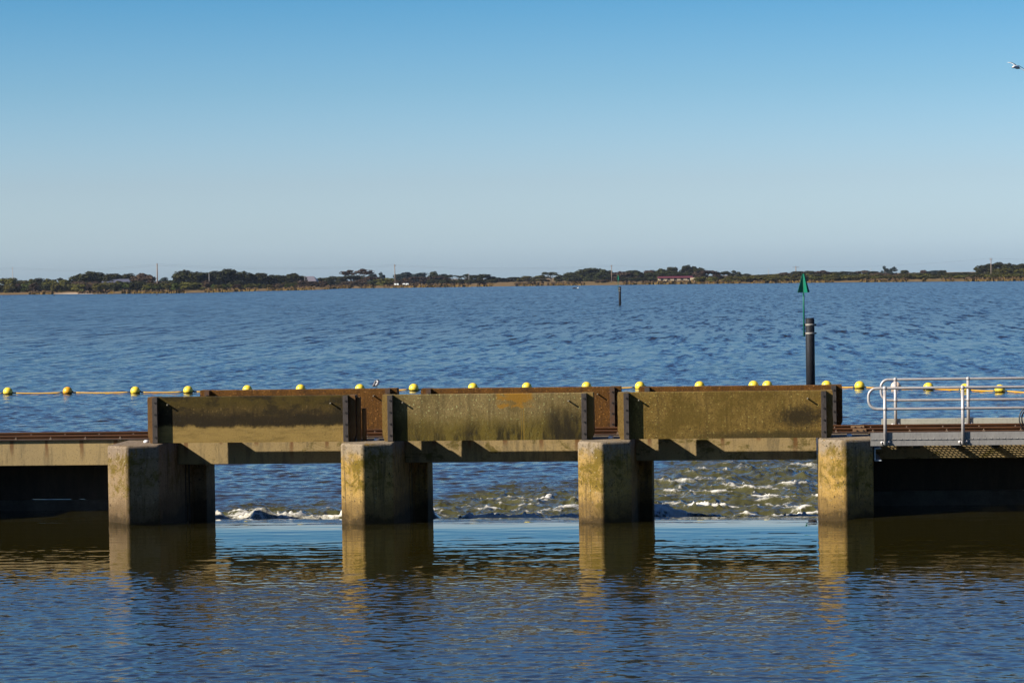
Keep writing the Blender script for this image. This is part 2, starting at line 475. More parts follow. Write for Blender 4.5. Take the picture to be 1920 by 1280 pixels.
MB().lathe((0.12, 0.75, 1.455), [(0.0, 0), (0.055, 0.0), (0.055, 0.03), (0.042, 0.05), (0.0, 0.058)], 14).build('survey_cap', M['cap'], p0)
for z0 in (0.56,):
    g = MB()
    for yy in (2.29, 2.43, 2.61, 2.77):
        g.box(0.402, 0.52, yy - 0.008, yy + 0.008, -2.0, 1.0)
    g.build('slot_guide', M['steel'], p0)
piers = [p0]
for xx, lb in ((-S, 'concrete pier of the closed bay beyond the left edge of the picture'), (18.0, 'concrete pier under the walkway beyond the right edge of the picture')):
    q = copy_tree(p0); q.location = (xx, 0, 0); q['label'] = lb
for i in range(1, 4):
    q = copy_tree(p0); q.location = (S * i, 0, 0); q['label'] = PIER_LABELS[i]; piers.append(q)

# ------------------------------------------------------------------ deck beams
BEAM = [(-16.0, -0.475, 'concrete deck beam with rust streaks over the closed bay at the left'),
        (0.55, 4.025, 'concrete deck beam under the dark banded slab'),
        (5.05, 8.525, 'concrete deck beam under the slab with the orange rust patch'),
        (9.55, 13.025, 'concrete deck beam under the gritty brown slab'),
        (14.05, 27.0, 'concrete deck beam in shadow behind the steel walkway grating')]
for x0, x1, lb in BEAM:
    poly = [(1.6, 0.97), (3.93, 0.97), (3.93, 1.47), (1.6, 1.47)]
    o = MB().prism_x(poly, x0, x1).build('deck_beam', M['beam'], bevel=0.012, seg=2)
    tag(o, lb, 'beam', 'deck beams between the piers')

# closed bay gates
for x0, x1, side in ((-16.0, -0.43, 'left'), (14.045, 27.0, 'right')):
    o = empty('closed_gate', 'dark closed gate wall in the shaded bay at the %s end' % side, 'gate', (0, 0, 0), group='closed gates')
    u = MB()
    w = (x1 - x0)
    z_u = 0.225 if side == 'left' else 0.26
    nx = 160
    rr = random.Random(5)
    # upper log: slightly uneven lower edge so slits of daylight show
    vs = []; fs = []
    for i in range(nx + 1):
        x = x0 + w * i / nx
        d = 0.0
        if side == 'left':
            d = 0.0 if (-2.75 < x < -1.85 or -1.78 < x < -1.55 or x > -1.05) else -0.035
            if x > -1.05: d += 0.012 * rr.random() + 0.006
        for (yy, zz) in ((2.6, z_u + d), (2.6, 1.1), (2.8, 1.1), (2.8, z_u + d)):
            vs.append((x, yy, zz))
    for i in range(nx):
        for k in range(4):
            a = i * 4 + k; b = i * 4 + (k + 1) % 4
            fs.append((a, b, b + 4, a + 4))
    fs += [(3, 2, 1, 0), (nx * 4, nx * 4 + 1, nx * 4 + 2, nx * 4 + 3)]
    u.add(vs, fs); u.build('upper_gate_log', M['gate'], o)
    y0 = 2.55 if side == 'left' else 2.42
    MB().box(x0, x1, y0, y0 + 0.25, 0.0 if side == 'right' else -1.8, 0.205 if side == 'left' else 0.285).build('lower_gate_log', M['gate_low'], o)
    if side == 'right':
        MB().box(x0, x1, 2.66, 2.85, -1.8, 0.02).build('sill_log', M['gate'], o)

# ------------------------------------------------------------------ stop logs (slabs stored on the deck)
LOGL, LOGH = 4.05, 0.885


def chip_edge_panel(seed):
    """panel with a slightly broken top edge"""
    r = random.Random(seed); n = 90; m = MB(); vs = []; fs = []
    for i in range(n + 1):
        x = 0.22 + (LOGL - 0.44) * i / n
        ch = 0.0
        if r.random() < 0.10: ch = r.uniform(0.004, 0.016)
        for yy, zz in ((0.17, 0.0), (0.17, LOGH - 0.012 - ch), (0.185, LOGH - ch * 0.6), (0.31, LOGH), (0.32, LOGH - 0.01), (0.32, 0.0)):
            vs.append((x, yy, zz))
    for i in range(n):
        for k in range(6):
            a = i * 6 + k; b = i * 6 + (k + 1) % 6
            fs.append((b, a, a + 6, b + 6))
    fs += [tuple(range(6)), tuple(n * 6 + k for k in range(5, -1, -1))]
    m.add(vs, fs)
    for x0 in (0.13, LOGL - 0.22):       # ribs at each end
        m.box(x0, x0 + 0.09, 0.03, 0.17, 0, LOGH - 0.004)
        m.box(x0, x0 + 0.09, 0.17, 0.50, 0, LOGH - 0.002)
    return m


def end_block(side, seed):
    """timber / concrete end bearing with a chamfered, nibbled lower corner"""
    r = random.Random(seed)
    pts = []
    n = 14
    for i in range(n + 1):
        z = LOGH * i / n
        x = 0.0
        if z < 0.12: x += (0.12 - z) * 0.42
        if 0 < i < n: x += r.uniform(0, 0.008)
        if z > LOGH - 0.05: x += 0.012
        pts.append((x, z))
    poly = [(0.13, 0.0)] + [(0.13, LOGH - 0.003)] + pts[::-1]
    vs = []; fs = []
    k = len(poly)
    for yy in (0.165, 0.50):
        for x, z in poly:
            vs.append((x if side < 0 else LOGL - x, yy, z))
    f = tuple(range(k)); b = tuple(range(2 * k - 1, k - 1, -1))
    fs = [f, b] + [(k + i, k + (i + 1) % k, (i + 1) % k, i) for i in range(k)]
    if side > 0: fs = [tuple(reversed(q)) for q in fs]
    return MB().add(vs, fs)


def make_log(label, loc, concrete, seal, strip, group, seed, cat='concrete slab'):
    o = empty('stop_log', label, cat, loc, group=group)
    chip_edge_panel(seed).build('panel', concrete, o)
    for sd in (-1, 1):
        end_block(sd, seed + sd).build('end_block', seal, o)
        x0 = 0.13 if sd < 0 else LOGL - 0.22
        st = MB().box(x0 - 0.004, x0 + 0.094, 0.020, 0.030, 0.004, LOGH - 0.006).build('steel_strip', strip, o, bevel=0.003, seg=1)
        for k, z in enumerate((0.115, 0.335, 0.555, 0.78)):
            b = MB().sweep([(x0 + 0.055, 0.0215, z), (x0 + 0.055, 0.012, z)], 0.021, 8, smooth=False)
            b.build('bolt', M['bolt'], st)
        xp = 0.412 if sd < 0 else LOGL - 0.47
        pn = MB().sweep([(xp, 0.175, 0.735), (xp, 0.07, 0.735)], 0.016, 10)
        pn.build('lifting_pin', M['pin'], o)
    return o


logs = [
    make_log('dark banded concrete slab on edge, with a pale band along its foot', (0.205, 0.36, 1.462), M['log_banded'], M['timber_brown'], M['steel'], 'concrete slabs along the near side', 1),
    make_log('olive-grey concrete slab with an orange rust patch running down its face', (4.765, 0.33, 1.462), M['log_mossy'], M['timber_gold'], M['steel'], 'concrete slabs along the near side', 2),
    make_log('gritty brown concrete slab on edge with a black stain at its right end', (9.265, 0.30, 1.462), M['log_gritty'], M['timber_gold'], M['steel'], 'concrete slabs along the near side', 3),
]
logs_rear = [
    make_log('rusty brown slab with a bird perched on it, behind the dark banded slab', (0.60, 3.32, 1.49), M['log_rusty'], M['log_rusty'], M['rust_steel'], 'rusty slabs along the far side', 4),
    make_log('rusty brown slab behind the slab with the orange rust patch', (5.13, 3.32, 1.49), M['log_rusty'], M['log_rusty'], M['rust_steel'], 'rusty slabs along the far side', 5),
    make_log('rusty brown slab behind the gritty brown slab', (9.53, 3.32, 1.49), M['log_rusty'], M['log_rusty'], M['steel'], 'rusty slabs along the far side', 6),
]
for o_, zs in zip(logs_rear, (0.982, 0.968, 0.955)): o_.scale = (1, 1, zs); o_.location.z = 1.474
# dark upright timbers poking out behind the right end of the first slab
o = MB().box(0, 0.075, 0, 0.12, 0, 0.85).build('timber_post', M['timber_brown'], None, 0.008, 1, (4.262, 0.58, 1.462))
tag(o, 'tall upright brown timber against the right end of the dark banded slab', 'timber post', 'loose timbers beside the banded slab')
o = MB().box(0, 0.075, 0, 0.14, 0, 0.62).build('timber_post', M['timber_brown'], None, 0.012, 1, (4.35, 0.66, 1.462))
tag(o, 'short upright brown timber right of the taller timber by the banded slab', 'timber post', 'loose timbers beside the banded slab')

# ------------------------------------------------------------------ crane rails on the deck
for yy, lb in ((1.78, 'rusty crane rail nearer the camera, running along the deck edge'), (2.88, 'rusty crane rail on the far side of the deck')):
    o = empty('crane_rail', lb, 'rail', (0, yy, 0), group='crane rails')
    prof = [(-0.055, 1.487), (0.055, 1.487), (0.055, 1.496), (0.012, 1.503), (0.012, 1.522), (0.034, 1.528), (0.034, 1.552),
            (0.026, 1.558), (-0.026, 1.558), (-0.034, 1.552), (-0.034, 1.528), (-0.012, 1.522), (-0.012, 1.503), (-0.055, 1.496)]
    MB().prism_x(prof, -16, 27).build('rail_bar', M['rail'], o)
    MB().box(-16, 27, -0.24, 0.20, 1.474, 1.487).build('base_plate', M['railbase'], o)
    fp = MB().box(13.72, 13.98, -0.075, -0.035, 1.490, 1.545).build('fishplate', M['fish'], o, 0.004, 1)
    for q in (13.80, 13.92):
        MB().sweep([(q, -0.074, 1.512), (q, -0.105, 1.512)], 0.017, 4, smooth=False).build('bolt', M['bolt'], fp)
    n = 0
    x = -15.3
    while x < 26.5:
        c = MB().box(x - 0.022, x + 0.022, -0.20, -0.15, 1.487, 1.507)
        c.sweep([(x, -0.175, 1.507), (x, -0.175, 1.53)], 0.012, 6)
        c.build('rail_clip', M['clip'], o)
        x += 0.70

# ------------------------------------------------------------------ steel walkway, right
wk = empty('steel_walkway', 'galvanised steel walkway bracketed off the deck at the right', 'walkway', (0, 0, 0))
X0, X1 = 13.985, 26.5
k = MB().box(X0, X1, -0.10, -0.09, 1.332, 1.575)
kp = k.build('kick_plate', M['galv'], wk)
mlip = MB().box(X0, X1, -0.1115, -0.1005, 1.441, 1.447)
x = X0 + 0.05
while x < X1:
    mlip.add([(x, -0.1005, 1.447), (x + 0.06, -0.1005, 1.447), (x + 0.06, -0.118, 1.447), (x, -0.118, 1.447), (x + 0.06, -0.1005, 1.466), (x + 0.012, -0.1005, 1.447)],
             [(0, 1, 2, 3), (1, 4, 2), (0, 3, 4), (3, 2, 4), (0, 4, 1)])
    x += 0.118
mlip.build('louvre_row', M['galv'], wk)
MB().box(X0, X1, -0.089, -0.01, 1.332, 1.34).build('plate_flange', M['galv'], wk)
gr = MB()
y = 0.0
while y < 1.58:
    gr.box(X0 + 0.02, X1, y, y + 0.011, 1.344, 1.352); y += 0.034
x = X0 + 0.06
while x < X1:
    gr.box(x, x + 0.022, 0.0, 1.57, 1.338, 1.344); x += 0.085
gr.build('grating', M['grate'], wk)
for q in range(17):
    xx = 14.06 + q * 0.72
    ch = MB()
    ch.box(xx, xx + 0.02, 0.0, 1.59, 1.045, 1.285)
    ch.box(xx + 0.02, xx + 0.125, 0.0, 1.59, 1.267, 1.285)
    ch.box(xx + 0.02, xx + 0.125, 0.0, 1.59, 1.045, 1.063)
    if q == 0: ch.build('channel_bracket', M['channel'], wk)
    else:
        MB().box(xx, xx + 0.12, 0.04, 1.59, 1.27, 1.32).build('floor_joist', M['gate'], wk)


def arc(cx, cz, r, a0, a1, y, n=8):
    return [(cx + r * math.cos(math.radians(a0 + (a1 - a0) * i / n)), y, cz + r * math.sin(math.radians(a0 + (a1 - a0) * i / n))) for i in range(n + 1)]


def make_handrail(label, xs, xloop, y, zb, zt, zm, posts):
    o = empty('handrail', label, 'handrail', (xs[0], y, zb), group='handrails of the walkway')
    dx, dy, dz = xs[0], y, zb
    R = 0.15
    path = [(26.5, y, zt)] + arc(xloop + R, zt - R, R, 90, 180, y) + arc(xloop + R + 0.02, zm + R + 0.02, R + 0.02, 180, 270, y)
    path += [(26.5, y, zm)]
    loc = lambda P: [(a - dx, b - dy, c - dz) for a, b, c in P]
    MB().sweep(loc(path), 0.026, 12).build('rail_loop', M['tube'], o)
    for px in posts:
        m = MB().sweep(loc([(px, y - 0.0, zb), (px, y, zt)]), 0.031, 12)
        for zz in (zt, zm):
            m.ball((px - dx, y - dy, zz - dz), 0.043, 14)
        pp = m.build('post', M['tube'], o)
        fl = MB()
        for s_ in (-1, 1):
            fl.sweep(loc([(px + s_ * 0.055, y + 0.035, zb + 0.035), (px + s_ * 0.055, y - 0.005, zb + 0.035)]), 0.036, 12)
        fl.sweep(loc([(px, y + 0.036, zb + 0.03), (px, y - 0.012, zb + 0.03)]), 0.042, 12)
        fl.build('foot_flange', M['tube'], pp)
        bl = MB()
        for s_ in (-1, 1):
            bl.sweep(loc([(px + s_ * 0.055, y - 0.005, zb + 0.035), (px + s_ * 0.055, y - 0.016, zb + 0.035)]), 0.015, 6, smooth=False)
        bl.build('bolt', M['bolt'], pp)
    return o


make_handrail('pale alloy handrail with a looped end, on the near edge of the walkway', (13.96,), 13.955, -0.14, 1.355, 2.40, 2.015, (14.255, 15.68, 17.1, 18.5, 19.9, 21.3, 22.7, 24.1, 25.5))
make_handrail('pale alloy handrail behind the crane rails, on the far edge', (14.36,), 14.355, 3.80, 1.46, 2.40, 1.985, (14.64, 16.075, 17.5, 18.9, 20.3, 21.7, 23.1, 24.5, 25.9))
kb = MB().box(14.36, 26.5, 3.82, 3.92, 1.47, 1.615).build('kerb', M['kerb'], None, 0.006, 1)
tag(kb, 'long pale kerb plate behind the crane rails at the right', 'kerb')
cb = MB()
for r0, ph in ((0.24, 0.0), (0.20, 0.5), (0.22, 1.0)):
    cb.sweep([(17.02 + ph * 0.03 + r0 * 0.9 * math.cos(a), 0.9 + 0.05 * ph + 0.02 * math.sin(3 * a), 1.75 + r0 * math.sin(a)) for a in np.linspace(0, 2 * math.pi, 40)], 0.012, 8, cap=False)
tag(cb.build('cable_coil', M['cable']), 'black cable hanging in a coil on the walkway at the right edge', 'cable')

# ------------------------------------------------------------------ numpy noise for water and terrain
_P = RNG.random((256, 256)).astype(np.float32)


def vnoise(x, y):
    xi = np.floor(x).astype(np.int64); yi = np.floor(y).astype(np.int64)
    fx = (x - xi); fy = (y - yi)
    fx = fx * fx * fx * (fx * (fx * 6 - 15) + 10); fy = fy * fy * fy * (fy * (fy * 6 - 15) + 10)
    a = _P[xi & 255, yi & 255]; b = _P[(xi + 1) & 255, yi & 255]
    c = _P[xi & 255, (yi + 1) & 255]; d = _P[(xi + 1) & 255, (yi + 1) & 255]
    return (a * (1 - fx) + b * fx) * (1 - fy) + (c * (1 - fx) + d * fx) * fy


def fbm(x, y, o=5, g=0.5):
    s = 0; a = 1; t = 0
    for k in range(o):
        s = s + a * vnoise(x + 17.3 * k, y + 9.1 * k); t += a; a *= g
        x = x * 1.97 + 0.31 * y * 0.1; y = y * 2.03
    return s / t


def ridged(x, y, o=4):
    s = 0; a = 1; t = 0
    for k in range(o):
        s = s + a * (1 - np.abs(2 * vnoise(x + 31.7 * k, y + 3.3 * k) - 1)) ** 2; t += a; a *= 0.5
        x = x * 2.03; y = y * 1.97
    return s / t


def sst(v, a, b):
    t = np.clip((v - a) / (b - a), 0, 1); return t * t * (3 - 2 * t)


def waves(X, Y, lam0, lam1, n, slope, seed, wind=-1.35, spread=0.75, cell=None):
    """sum of directional sine trains; slope = rms slope"""
    r = np.random.default_rng(seed); H = np.zeros_like(X)
    per = slope * math.sqrt(2.0 / n)
    for i in range(n):
        lam = lam0 * (lam1 / lam0) ** ((i + r.random()) / n)
        th = wind + r.normal() * spread
        k = 2 * math.pi / lam
        ph = r.random() * 6.283
        a = per / k
        w = a * np.sin(k * (X * math.cos(th) + Y * math.sin(th)) + ph)
        if cell is not None: w = w * (1 - sst(cell / lam, 0.22, 0.42))
        H += w
    return H


def grid_mesh(name, X, Y, Z, m, attrs=None):
    r, c = X.shape
    me = bpy.data.meshes.new(name)
    v = np.stack([X, Y, Z], -1).reshape(-1, 3).astype(np.float32)
    me.vertices.add(r * c); me.vertices.foreach_set('co', v.ravel())
    i = np.arange(r * c).reshape(r, c)
    q = np.stack([i[:-1, :-1], i[:-1, 1:], i[1:, 1:], i[1:, :-1]], -1).reshape(-1)
    nf = (r - 1) * (c - 1)
    me.loops.add(nf * 4); me.loops.foreach_set('vertex_index', q.astype(np.int32))
    me.polygons.add(nf); me.polygons.foreach_set('loop_start', np.arange(0, nf * 4, 4, dtype=np.int32))
    me.polygons.foreach_set('loop_total', np.full(nf, 4, np.int32))
    me.polygons.foreach_set('use_smooth', np.ones(nf, bool))
    me.update(calc_edges=True)
    for k, a in (attrs or {}).items():
        at_ = me.attributes.new(k, 'FLOAT', 'POINT'); at_.data.foreach_set('value', a.astype(np.float32).ravel())
    me.materials.append(m)
    o = bpy.data.objects.new(name, me); C.objects.link(o)
    return o


# ------------------------------------------------------------------ water materials
def slope_normal(t, p, layers):
    """normal tilted by noise slopes (layers of scale, stretch, slope)"""
    acc = None
    for sc, st, sl in layers:
        x = t.n('ShaderNodeTexNoise'); t.put(x.inputs['Vector'], t.map(p, st))
        x.inputs['Scale'].default_value = sc; x.inputs['Detail'].default_value = 2; x.inputs['Roughness'].default_value = 0.6
        v = t.n('ShaderNodeVectorMath', operation='SUBTRACT'); t.put(v.inputs[0], x.outputs['Color']); v.inputs[1].default_value = (0.5, 0.5, 0.5)
        w = t.n('ShaderNodeVectorMath', operation='SCALE'); t.put(w.inputs[0], v.outputs[0]); t.put(w.inputs['Scale'], sl)
        if acc is None: acc = w.outputs[0]
        else:
            q = t.n('ShaderNodeVectorMath', operation='ADD'); t.put(q.inputs[0], acc); t.put(q.inputs[1], w.outputs[0]); acc = q.outputs[0]
    fl = t.n('ShaderNodeVectorMath', operation='MULTIPLY'); t.put(fl.inputs[0], acc); fl.inputs[1].default_value = (0.6, 1, 0)
    g = t.n('ShaderNodeNewGeometry').outputs['Normal']
    a = t.n('ShaderNodeVectorMath', operation='ADD'); t.put(a.inputs[0], g); t.put(a.inputs[1], fl.outputs[0])
    nn = t.n('ShaderNodeVectorMath', operation='NORMALIZE'); t.put(nn.inputs[0], a.outputs[0])
    return nn.outputs[0]


def mat_water(name, kind):
    t = NT(name); p = t.pos(); x, y, z = t.sep(p)
    if kind == 'near':
        amp = t.n('ShaderNodeAttribute', attribute_name='chop').outputs['Fac']
        nrm = slope_normal(t, p, [(9.0, (0.6, 1.2, 1), t.math('MULTIPLY', amp, 0.26)), (3.0, (0.55, 0.9, 1), t.math('MULTIPLY', amp, 0.15))])
        t.fin((0.034, 0.028, 0.006), t.rng(amp, 0, 1, 0.02, 0.10), nrm, spec=0.5)
        t.b.inputs['IOR'].default_value = 1.333
        return t.m
    patch = t.noise(t.map(p, (0.010, 0.04, 1)), 1.0, 4, 0.6)
    patch2 = t.noise(t.map(p, (0.06, 0.22, 1)), 1.0, 3, 0.55)
    amp = t.rng(t.math('ADD', t.math('MULTIPLY', patch, 0.55), t.math('MULTIPLY', patch2, 0.45)), 0.30, 0.66, 0.72, 1.0)
    turb = t.n('ShaderNodeAttribute', attribute_name='turb').outputs['Fac']
    far = t.math('MULTIPLY', amp, t.rng(y, 40, 190, 0.12, 1.0))
    nrm = slope_normal(t, p, [(3.6, (1, 0.6, 1), t.math('MULTIPLY', amp, 0.45)), (1.9, (1, 0.14, 1), t.math('MULTIPLY', far, 1.0)),
                              (0.9, (1, 0.08, 1), t.math('MULTIPLY', far, 1.0)), (0.42, (1, 0.05, 1), t.math('MULTIPLY', far, 0.35)), (0.12, (1, 0.2, 1), 0.06)])
    foam = t.n('ShaderNodeAttribute', attribute_name='foam').outputs['Fac']
    fn = t.noise(t.map(p, (1, 1, 1)), 11, 6, 0.78); fn2 = t.noise(p, 55, 3, 0.6)
    f = t.math('ADD', foam, t.math('MULTIPLY', t.math('SUBTRACT', t.math('ADD', t.math('MULTIPLY', fn, 0.65), t.math('MULTIPLY', fn2, 0.35)), 0.5), 1.5))
    fm = t.rng(f, 0.30, 0.98)
    body2 = t.mix(turb, t.mix(t.rng(y, 10, 120), (0.060, 0.050, 0.018), (0.034, 0.036, 0.026)), (0.128, 0.122, 0.046))
    c = t.mix(fm, body2, (1.45, 1.37, 1.20))
    nb = t.bump(fn, t.math('ADD', t.math('MULTIPLY', turb, 0.16), t.math('MULTIPLY', fm, 0.5)), 0.03, nrm)
    t.fin(c, t.math('ADD', t.math('ADD', t.rng(amp, 0.3, 1, 0.08, 0.14), t.rng(y, 25, 260, 0, 0.09)), t.math('MULTIPLY', fm, 0.4)), nb, spec=0.5)
    t.b.inputs['IOR'].default_value = 1.333
    return t.m


M['water_near'] = mat_water('river_water', 'near'); M['water_far'] = mat_water('lake_water', 'far')

# ---- water on the near side: calm at the piers, wind-rippled toward the camera, drawn down into the open bays
xs = np.concatenate([np.linspace(-70, -7.0, 90), np.arange(-6.5, 21.5, 0.031), np.linspace(22, 90, 90)])
ys = np.concatenate([np.linspace(-90, -22.5, 70), np.arange(-22.0, -5.0, 0.030), np.arange(-5.0, 3.85, 0.04)])
X, Y = np.meshgrid(xs, ys)
ncell = np.maximum(np.gradient(xs)[None, :], np.gradient(ys)[:, None]) * np.ones_like(X)
wob = 1.8 * (fbm(X * 0.22, Y * 0.3, 4) - 0.5) + 1.2 * (fbm(X * 0.9 + 40, Y * 0.9, 3) - 0.5)
chop = 0.03 + 0.97 * sst(-(Y + wob * 1.1), 7.2, 14.0)
chop += 0.12 * sst(-(Y + wob), 1.5, 5.0) * (0.4 + 1.2 * fbm(X * 0.35 + 7, Y * 1.2, 3))
chop = np.clip(chop, 0, 1)
opn = sst(X, -0.3, 0.35) * (1 - sst(X, 13.25, 13.8))
gust = 0.7 + 0.6 * sst(fbm(X * 0.10 + 2, Y * 0.22 + 5, 4), 0.35, 0.65)
H = waves(X, Y, 0.13, 0.46, 80, 0.056, 3, spread=0.8, cell=np.clip(ncell, 0.031, 9)) * chop * gust
H += waves(X, Y, 0.3, 1.1, 30, 0.007, 5, wind=-1.55, spread=0.35, cell=ncell) * sst(-Y, -1.5, 3.0)
H += (fbm(X * 0.5, Y * 1.6, 3) - 0.5) * 0.010 * (1 - sst(-Y, 2, 8))
draw = np.clip((Y + 2.2) / 5.2, 0, 1.2)
drop = -0.245 * draw ** 1.6
plunge = -0.9 * np.clip((Y - 3.0 - 0.9 * (fbm(X * 0.9, X * 0 + 3, 4) - 0.5)) / 0.85, 0, 1) ** 1.6
# streamlines running through the openings
strm = (fbm(X * 3.0 + 5, Y * 0.35, 4) - 0.5) * 0.022 * sst(Y, 0.0, 2.5)
# pillow wave along the pier flank
xm = np.mod(X, S)
Zn = H + opn * (drop + plunge + strm)
o = grid_mesh('river_water', X, Y, Zn, M['water_near'], {'chop': chop}); tag(o, kind='structure')

# ---- water on the far side: hydraulic jump and foam below the openings, wind waves out to the far bank
LAKE = -0.52
rows = [3.1]
while rows[-1] < 1900:
    yy = rows[-1]
    rows.append(yy + (0.045 if yy < 10 else 0.045 + (yy - 10) * 0.0016 if yy < 70 else 0.141 + (yy - 70) * 0.0016 if yy < 170 else 0.30 + (yy - 170) * 0.02))
rows = np.array(rows)
U = np.linspace(-1, 1, 800)
hw = np.where(rows < 12, 13.0, 13.0 + (rows - 12) * 0.32)
cx = 6.6 - np.clip(rows - 3, 0, None) * 0.094
X = cx[:, None] + hw[:, None] * U[None, :]
Y = np.repeat(rows[:, None], len(U), 1)
cell = np.maximum(np.gradient(rows)[:, None], (hw * 2 / 800)[:, None]) * np.ones_like(X)
gst = 0.85 + 0.3 * sst(fbm(X * 0.05 + 9, Y * 0.10, 4), 0.35, 0.65)
H = waves(X, Y, 0.26, 1.25, 80, 0.092, 21, wind=-1.45, spread=0.75, cell=cell) * gst
wx = X + 0.7 * (fbm(X * 0.8 + 3, Y * 0.8, 3) - 0.5); wy = Y + 0.7 * (fbm(X * 0.8 + 50, Y * 0.8, 3) - 0.5)
bay = np.floor(np.clip(X, 0, 13.4) / S)
# how far the broken water reaches behind each opening
reach = 9.0 + 4.5 * sst(X, 4.2, 6.0) + 9.0 * sst(X, 8.6, 10.2)
inx = sst(X, -0.6, 0.5) * (1 - sst(X, 13.2, 14.6))
turb = inx * np.clip(1.25 - sst(Y, reach * 0.55, reach * 1.55) * 1.3, 0, 1)
rg = ridged(wx * 0.75, wy * 1.0, 5); rg2 = ridged(wx * 2.1 + 9, wy * 2.6, 4); rg3 = ridged(wx * 4.2 + 3, wy * 5.0, 3); fb = fbm(X * 1.2, Y * 1.6, 4)
crest = sst(rg, 0.60, 0.82)
front = np.exp(-((Y - 5.3 - 0.7 * (fbm(X * 0.6, X * 0 + 1, 3) - 0.5)) / 0.75) ** 2)
hump = front * (0.05 + 0.26 * sst(fbm(X * 0.85 + 2.0, X * 0 + 8, 3), 0.46, 0.70)) * inx
base = LAKE - 0.05 - 0.6 * np.clip((4.35 - Y) / 1.2, 0, 1) * inx + 0.05 * sst(Y, 5, 12)
Zf = base + H * (1 - 0.4 * turb) + hump + turb * (0.24 * (rg - 0.45) + 0.09 * (rg2 - 0.4) + 0.035 * (rg3 - 0.4) + 0.12 * (fb - 0.5))
spike = np.clip(ridged(X * 3.1 + 20, Y * 3.6, 3) - 0.70, 0, 1) * (crest + front) * turb
Zf += 0.34 * spike
dens = fbm(X * 0.45 + 11, Y * 0.7 + 4, 4); patch = np.clip(sst(dens, 0.40, 0.60) + 0.45 * sst(X, 5.2, 7.6) * (1 - sst(X, 8.6, 9.4)) * (1 - sst(Y, 8, 13)), 0, 1)
foam = turb * (0.52 * crest * (0.25 + 0.9 * patch) + 0.34 * sst(rg2, 0.60, 0.80) * (0.3 + 0.9 * patch) + 0.22 * sst(rg3, 0.60, 0.8) * patch + (0.46 + 0.25 * sst(X, 5.0, 7.5)) * front * sst(fbm(X * 1.3, Y * 1.6, 4), 0.36, 0.60) + 0.7 * spike)
streak = ridged(wx * 2.6 + 4, wy * 0.9 + 8, 4)
foam += turb * (0.10 + 0.20 * patch) * (0.4 + sst(streak, 0.45, 0.75))
foam *= 1.15 - 0.45 * sst(Y, 7.5, 15.0)
foam = np.clip(foam - 0.03, 0, 1)
o = grid_mesh('lake_water', X, Y, Zf, M['water_far'], {'foam': foam, 'turb': turb}); tag(o, kind='structure')
lake_X, lake_Y, lake_Z, lake_f = X, Y, Zf, foam
# spray thrown up along the breaking crests
r = random.Random(4); sp = MB()
cand = np.argwhere((foam > 0.55) & (Y < 14) & (X > 0.2) & (X < 13.3))
r2 = np.random.default_rng(8)
if len(cand):
    pick = cand[r2.integers(0, len(cand), 45)]
    for a, b in pick:
        x, y, z = X[a, b], Y[a, b], Zf[a, b]
        hh = r.uniform(0.02, 0.13) * (1.5 if r.random() < 0.15 else 0.8)
        for k in range(r.randint(4, 9)):
            q = r.random()
            s = r.uniform(0.004, 0.011) * (1.2 - 0.6 * q)
            sp.ball((x + r.gauss(0, 0.05 + 0.03 * q), y + r.gauss(0, 0.04), z + hh * q + 0.005), s, 6, (1, 1, r.uniform(0.8, 1.8)))
M['spray'] = simple('white_spray', (1.6, 1.55, 1.42), (1.75, 1.7, 1.6), 20, 0.5, 0.1)
tag(sp.build('water_spray', M['spray']), kind='stuff')
# ------------------------------------------------------------------ float line
def buoy_mat(name, c0, c1, algae):
    t = NT(name); p = t.obj(); x, y, z = t.sep(p)
    n = t.noise(p, 9, 5, 0.7)
    c = t.mix(t.rng(n, 0.35, 0.65), c0, c1)
    c = t.mix(t.rng(t.math('ADD', z, t.math('MULTIPLY', t.math('SUBTRACT', n, 0.5), 0.10)), -0.03, -0.075, 0, 0.92), c, algae)
    c = t.mix(t.rng(t.noise(p, 26, 3, 0.6), 0.66, 0.72, 0, 0.5), c, (0.3, 0.2, 0.05))
    return t.fin(c, 0.42, t.bump(n, 0.1, 0.005), spec=0.4)


M['buoy'] = buoy_mat('buoy_yellow', (1.5, 1.06, 0.06), (1.7, 1.24, 0.11), (0.03, 0.024, 0.008))
M['buoy_amber'] = buoy_mat('buoy_amber', (1.35, 0.62, 0.01), (1.45, 0.72, 0.015), (0.03, 0.024, 0.008))
M['buoy_pale'] = buoy_mat('buoy_faded', (1.4, 0.95, 0.62), (1.5, 1.12, 0.8), (0.03, 0.024, 0.012))
M['rope'] = simple('float_rope', (1.3, 0.58, 0.01), (1.4, 0.76, 0.02), 2.0, 0.7, 0.1)
M['rope_dark'] = simple('rope_shackle', (0.05, 0.035, 0.02), (0.08, 0.06, 0.03), 8.0, 0.7, 0.1)
BU = [(15, 739), (127, 738), (254, 737.5), (353, 736.5), (464, 735), (564, 733.5), (675, 733), (776, 732.5), (887, 731), (988, 730),
      (1100, 729), (1200, 728.5), (1312, 728), (1413, 727), (1439, 727), (1550, 727), (1612, 728), (1680, 729), (1741, 731), (1810, 733), (1875, 735)]
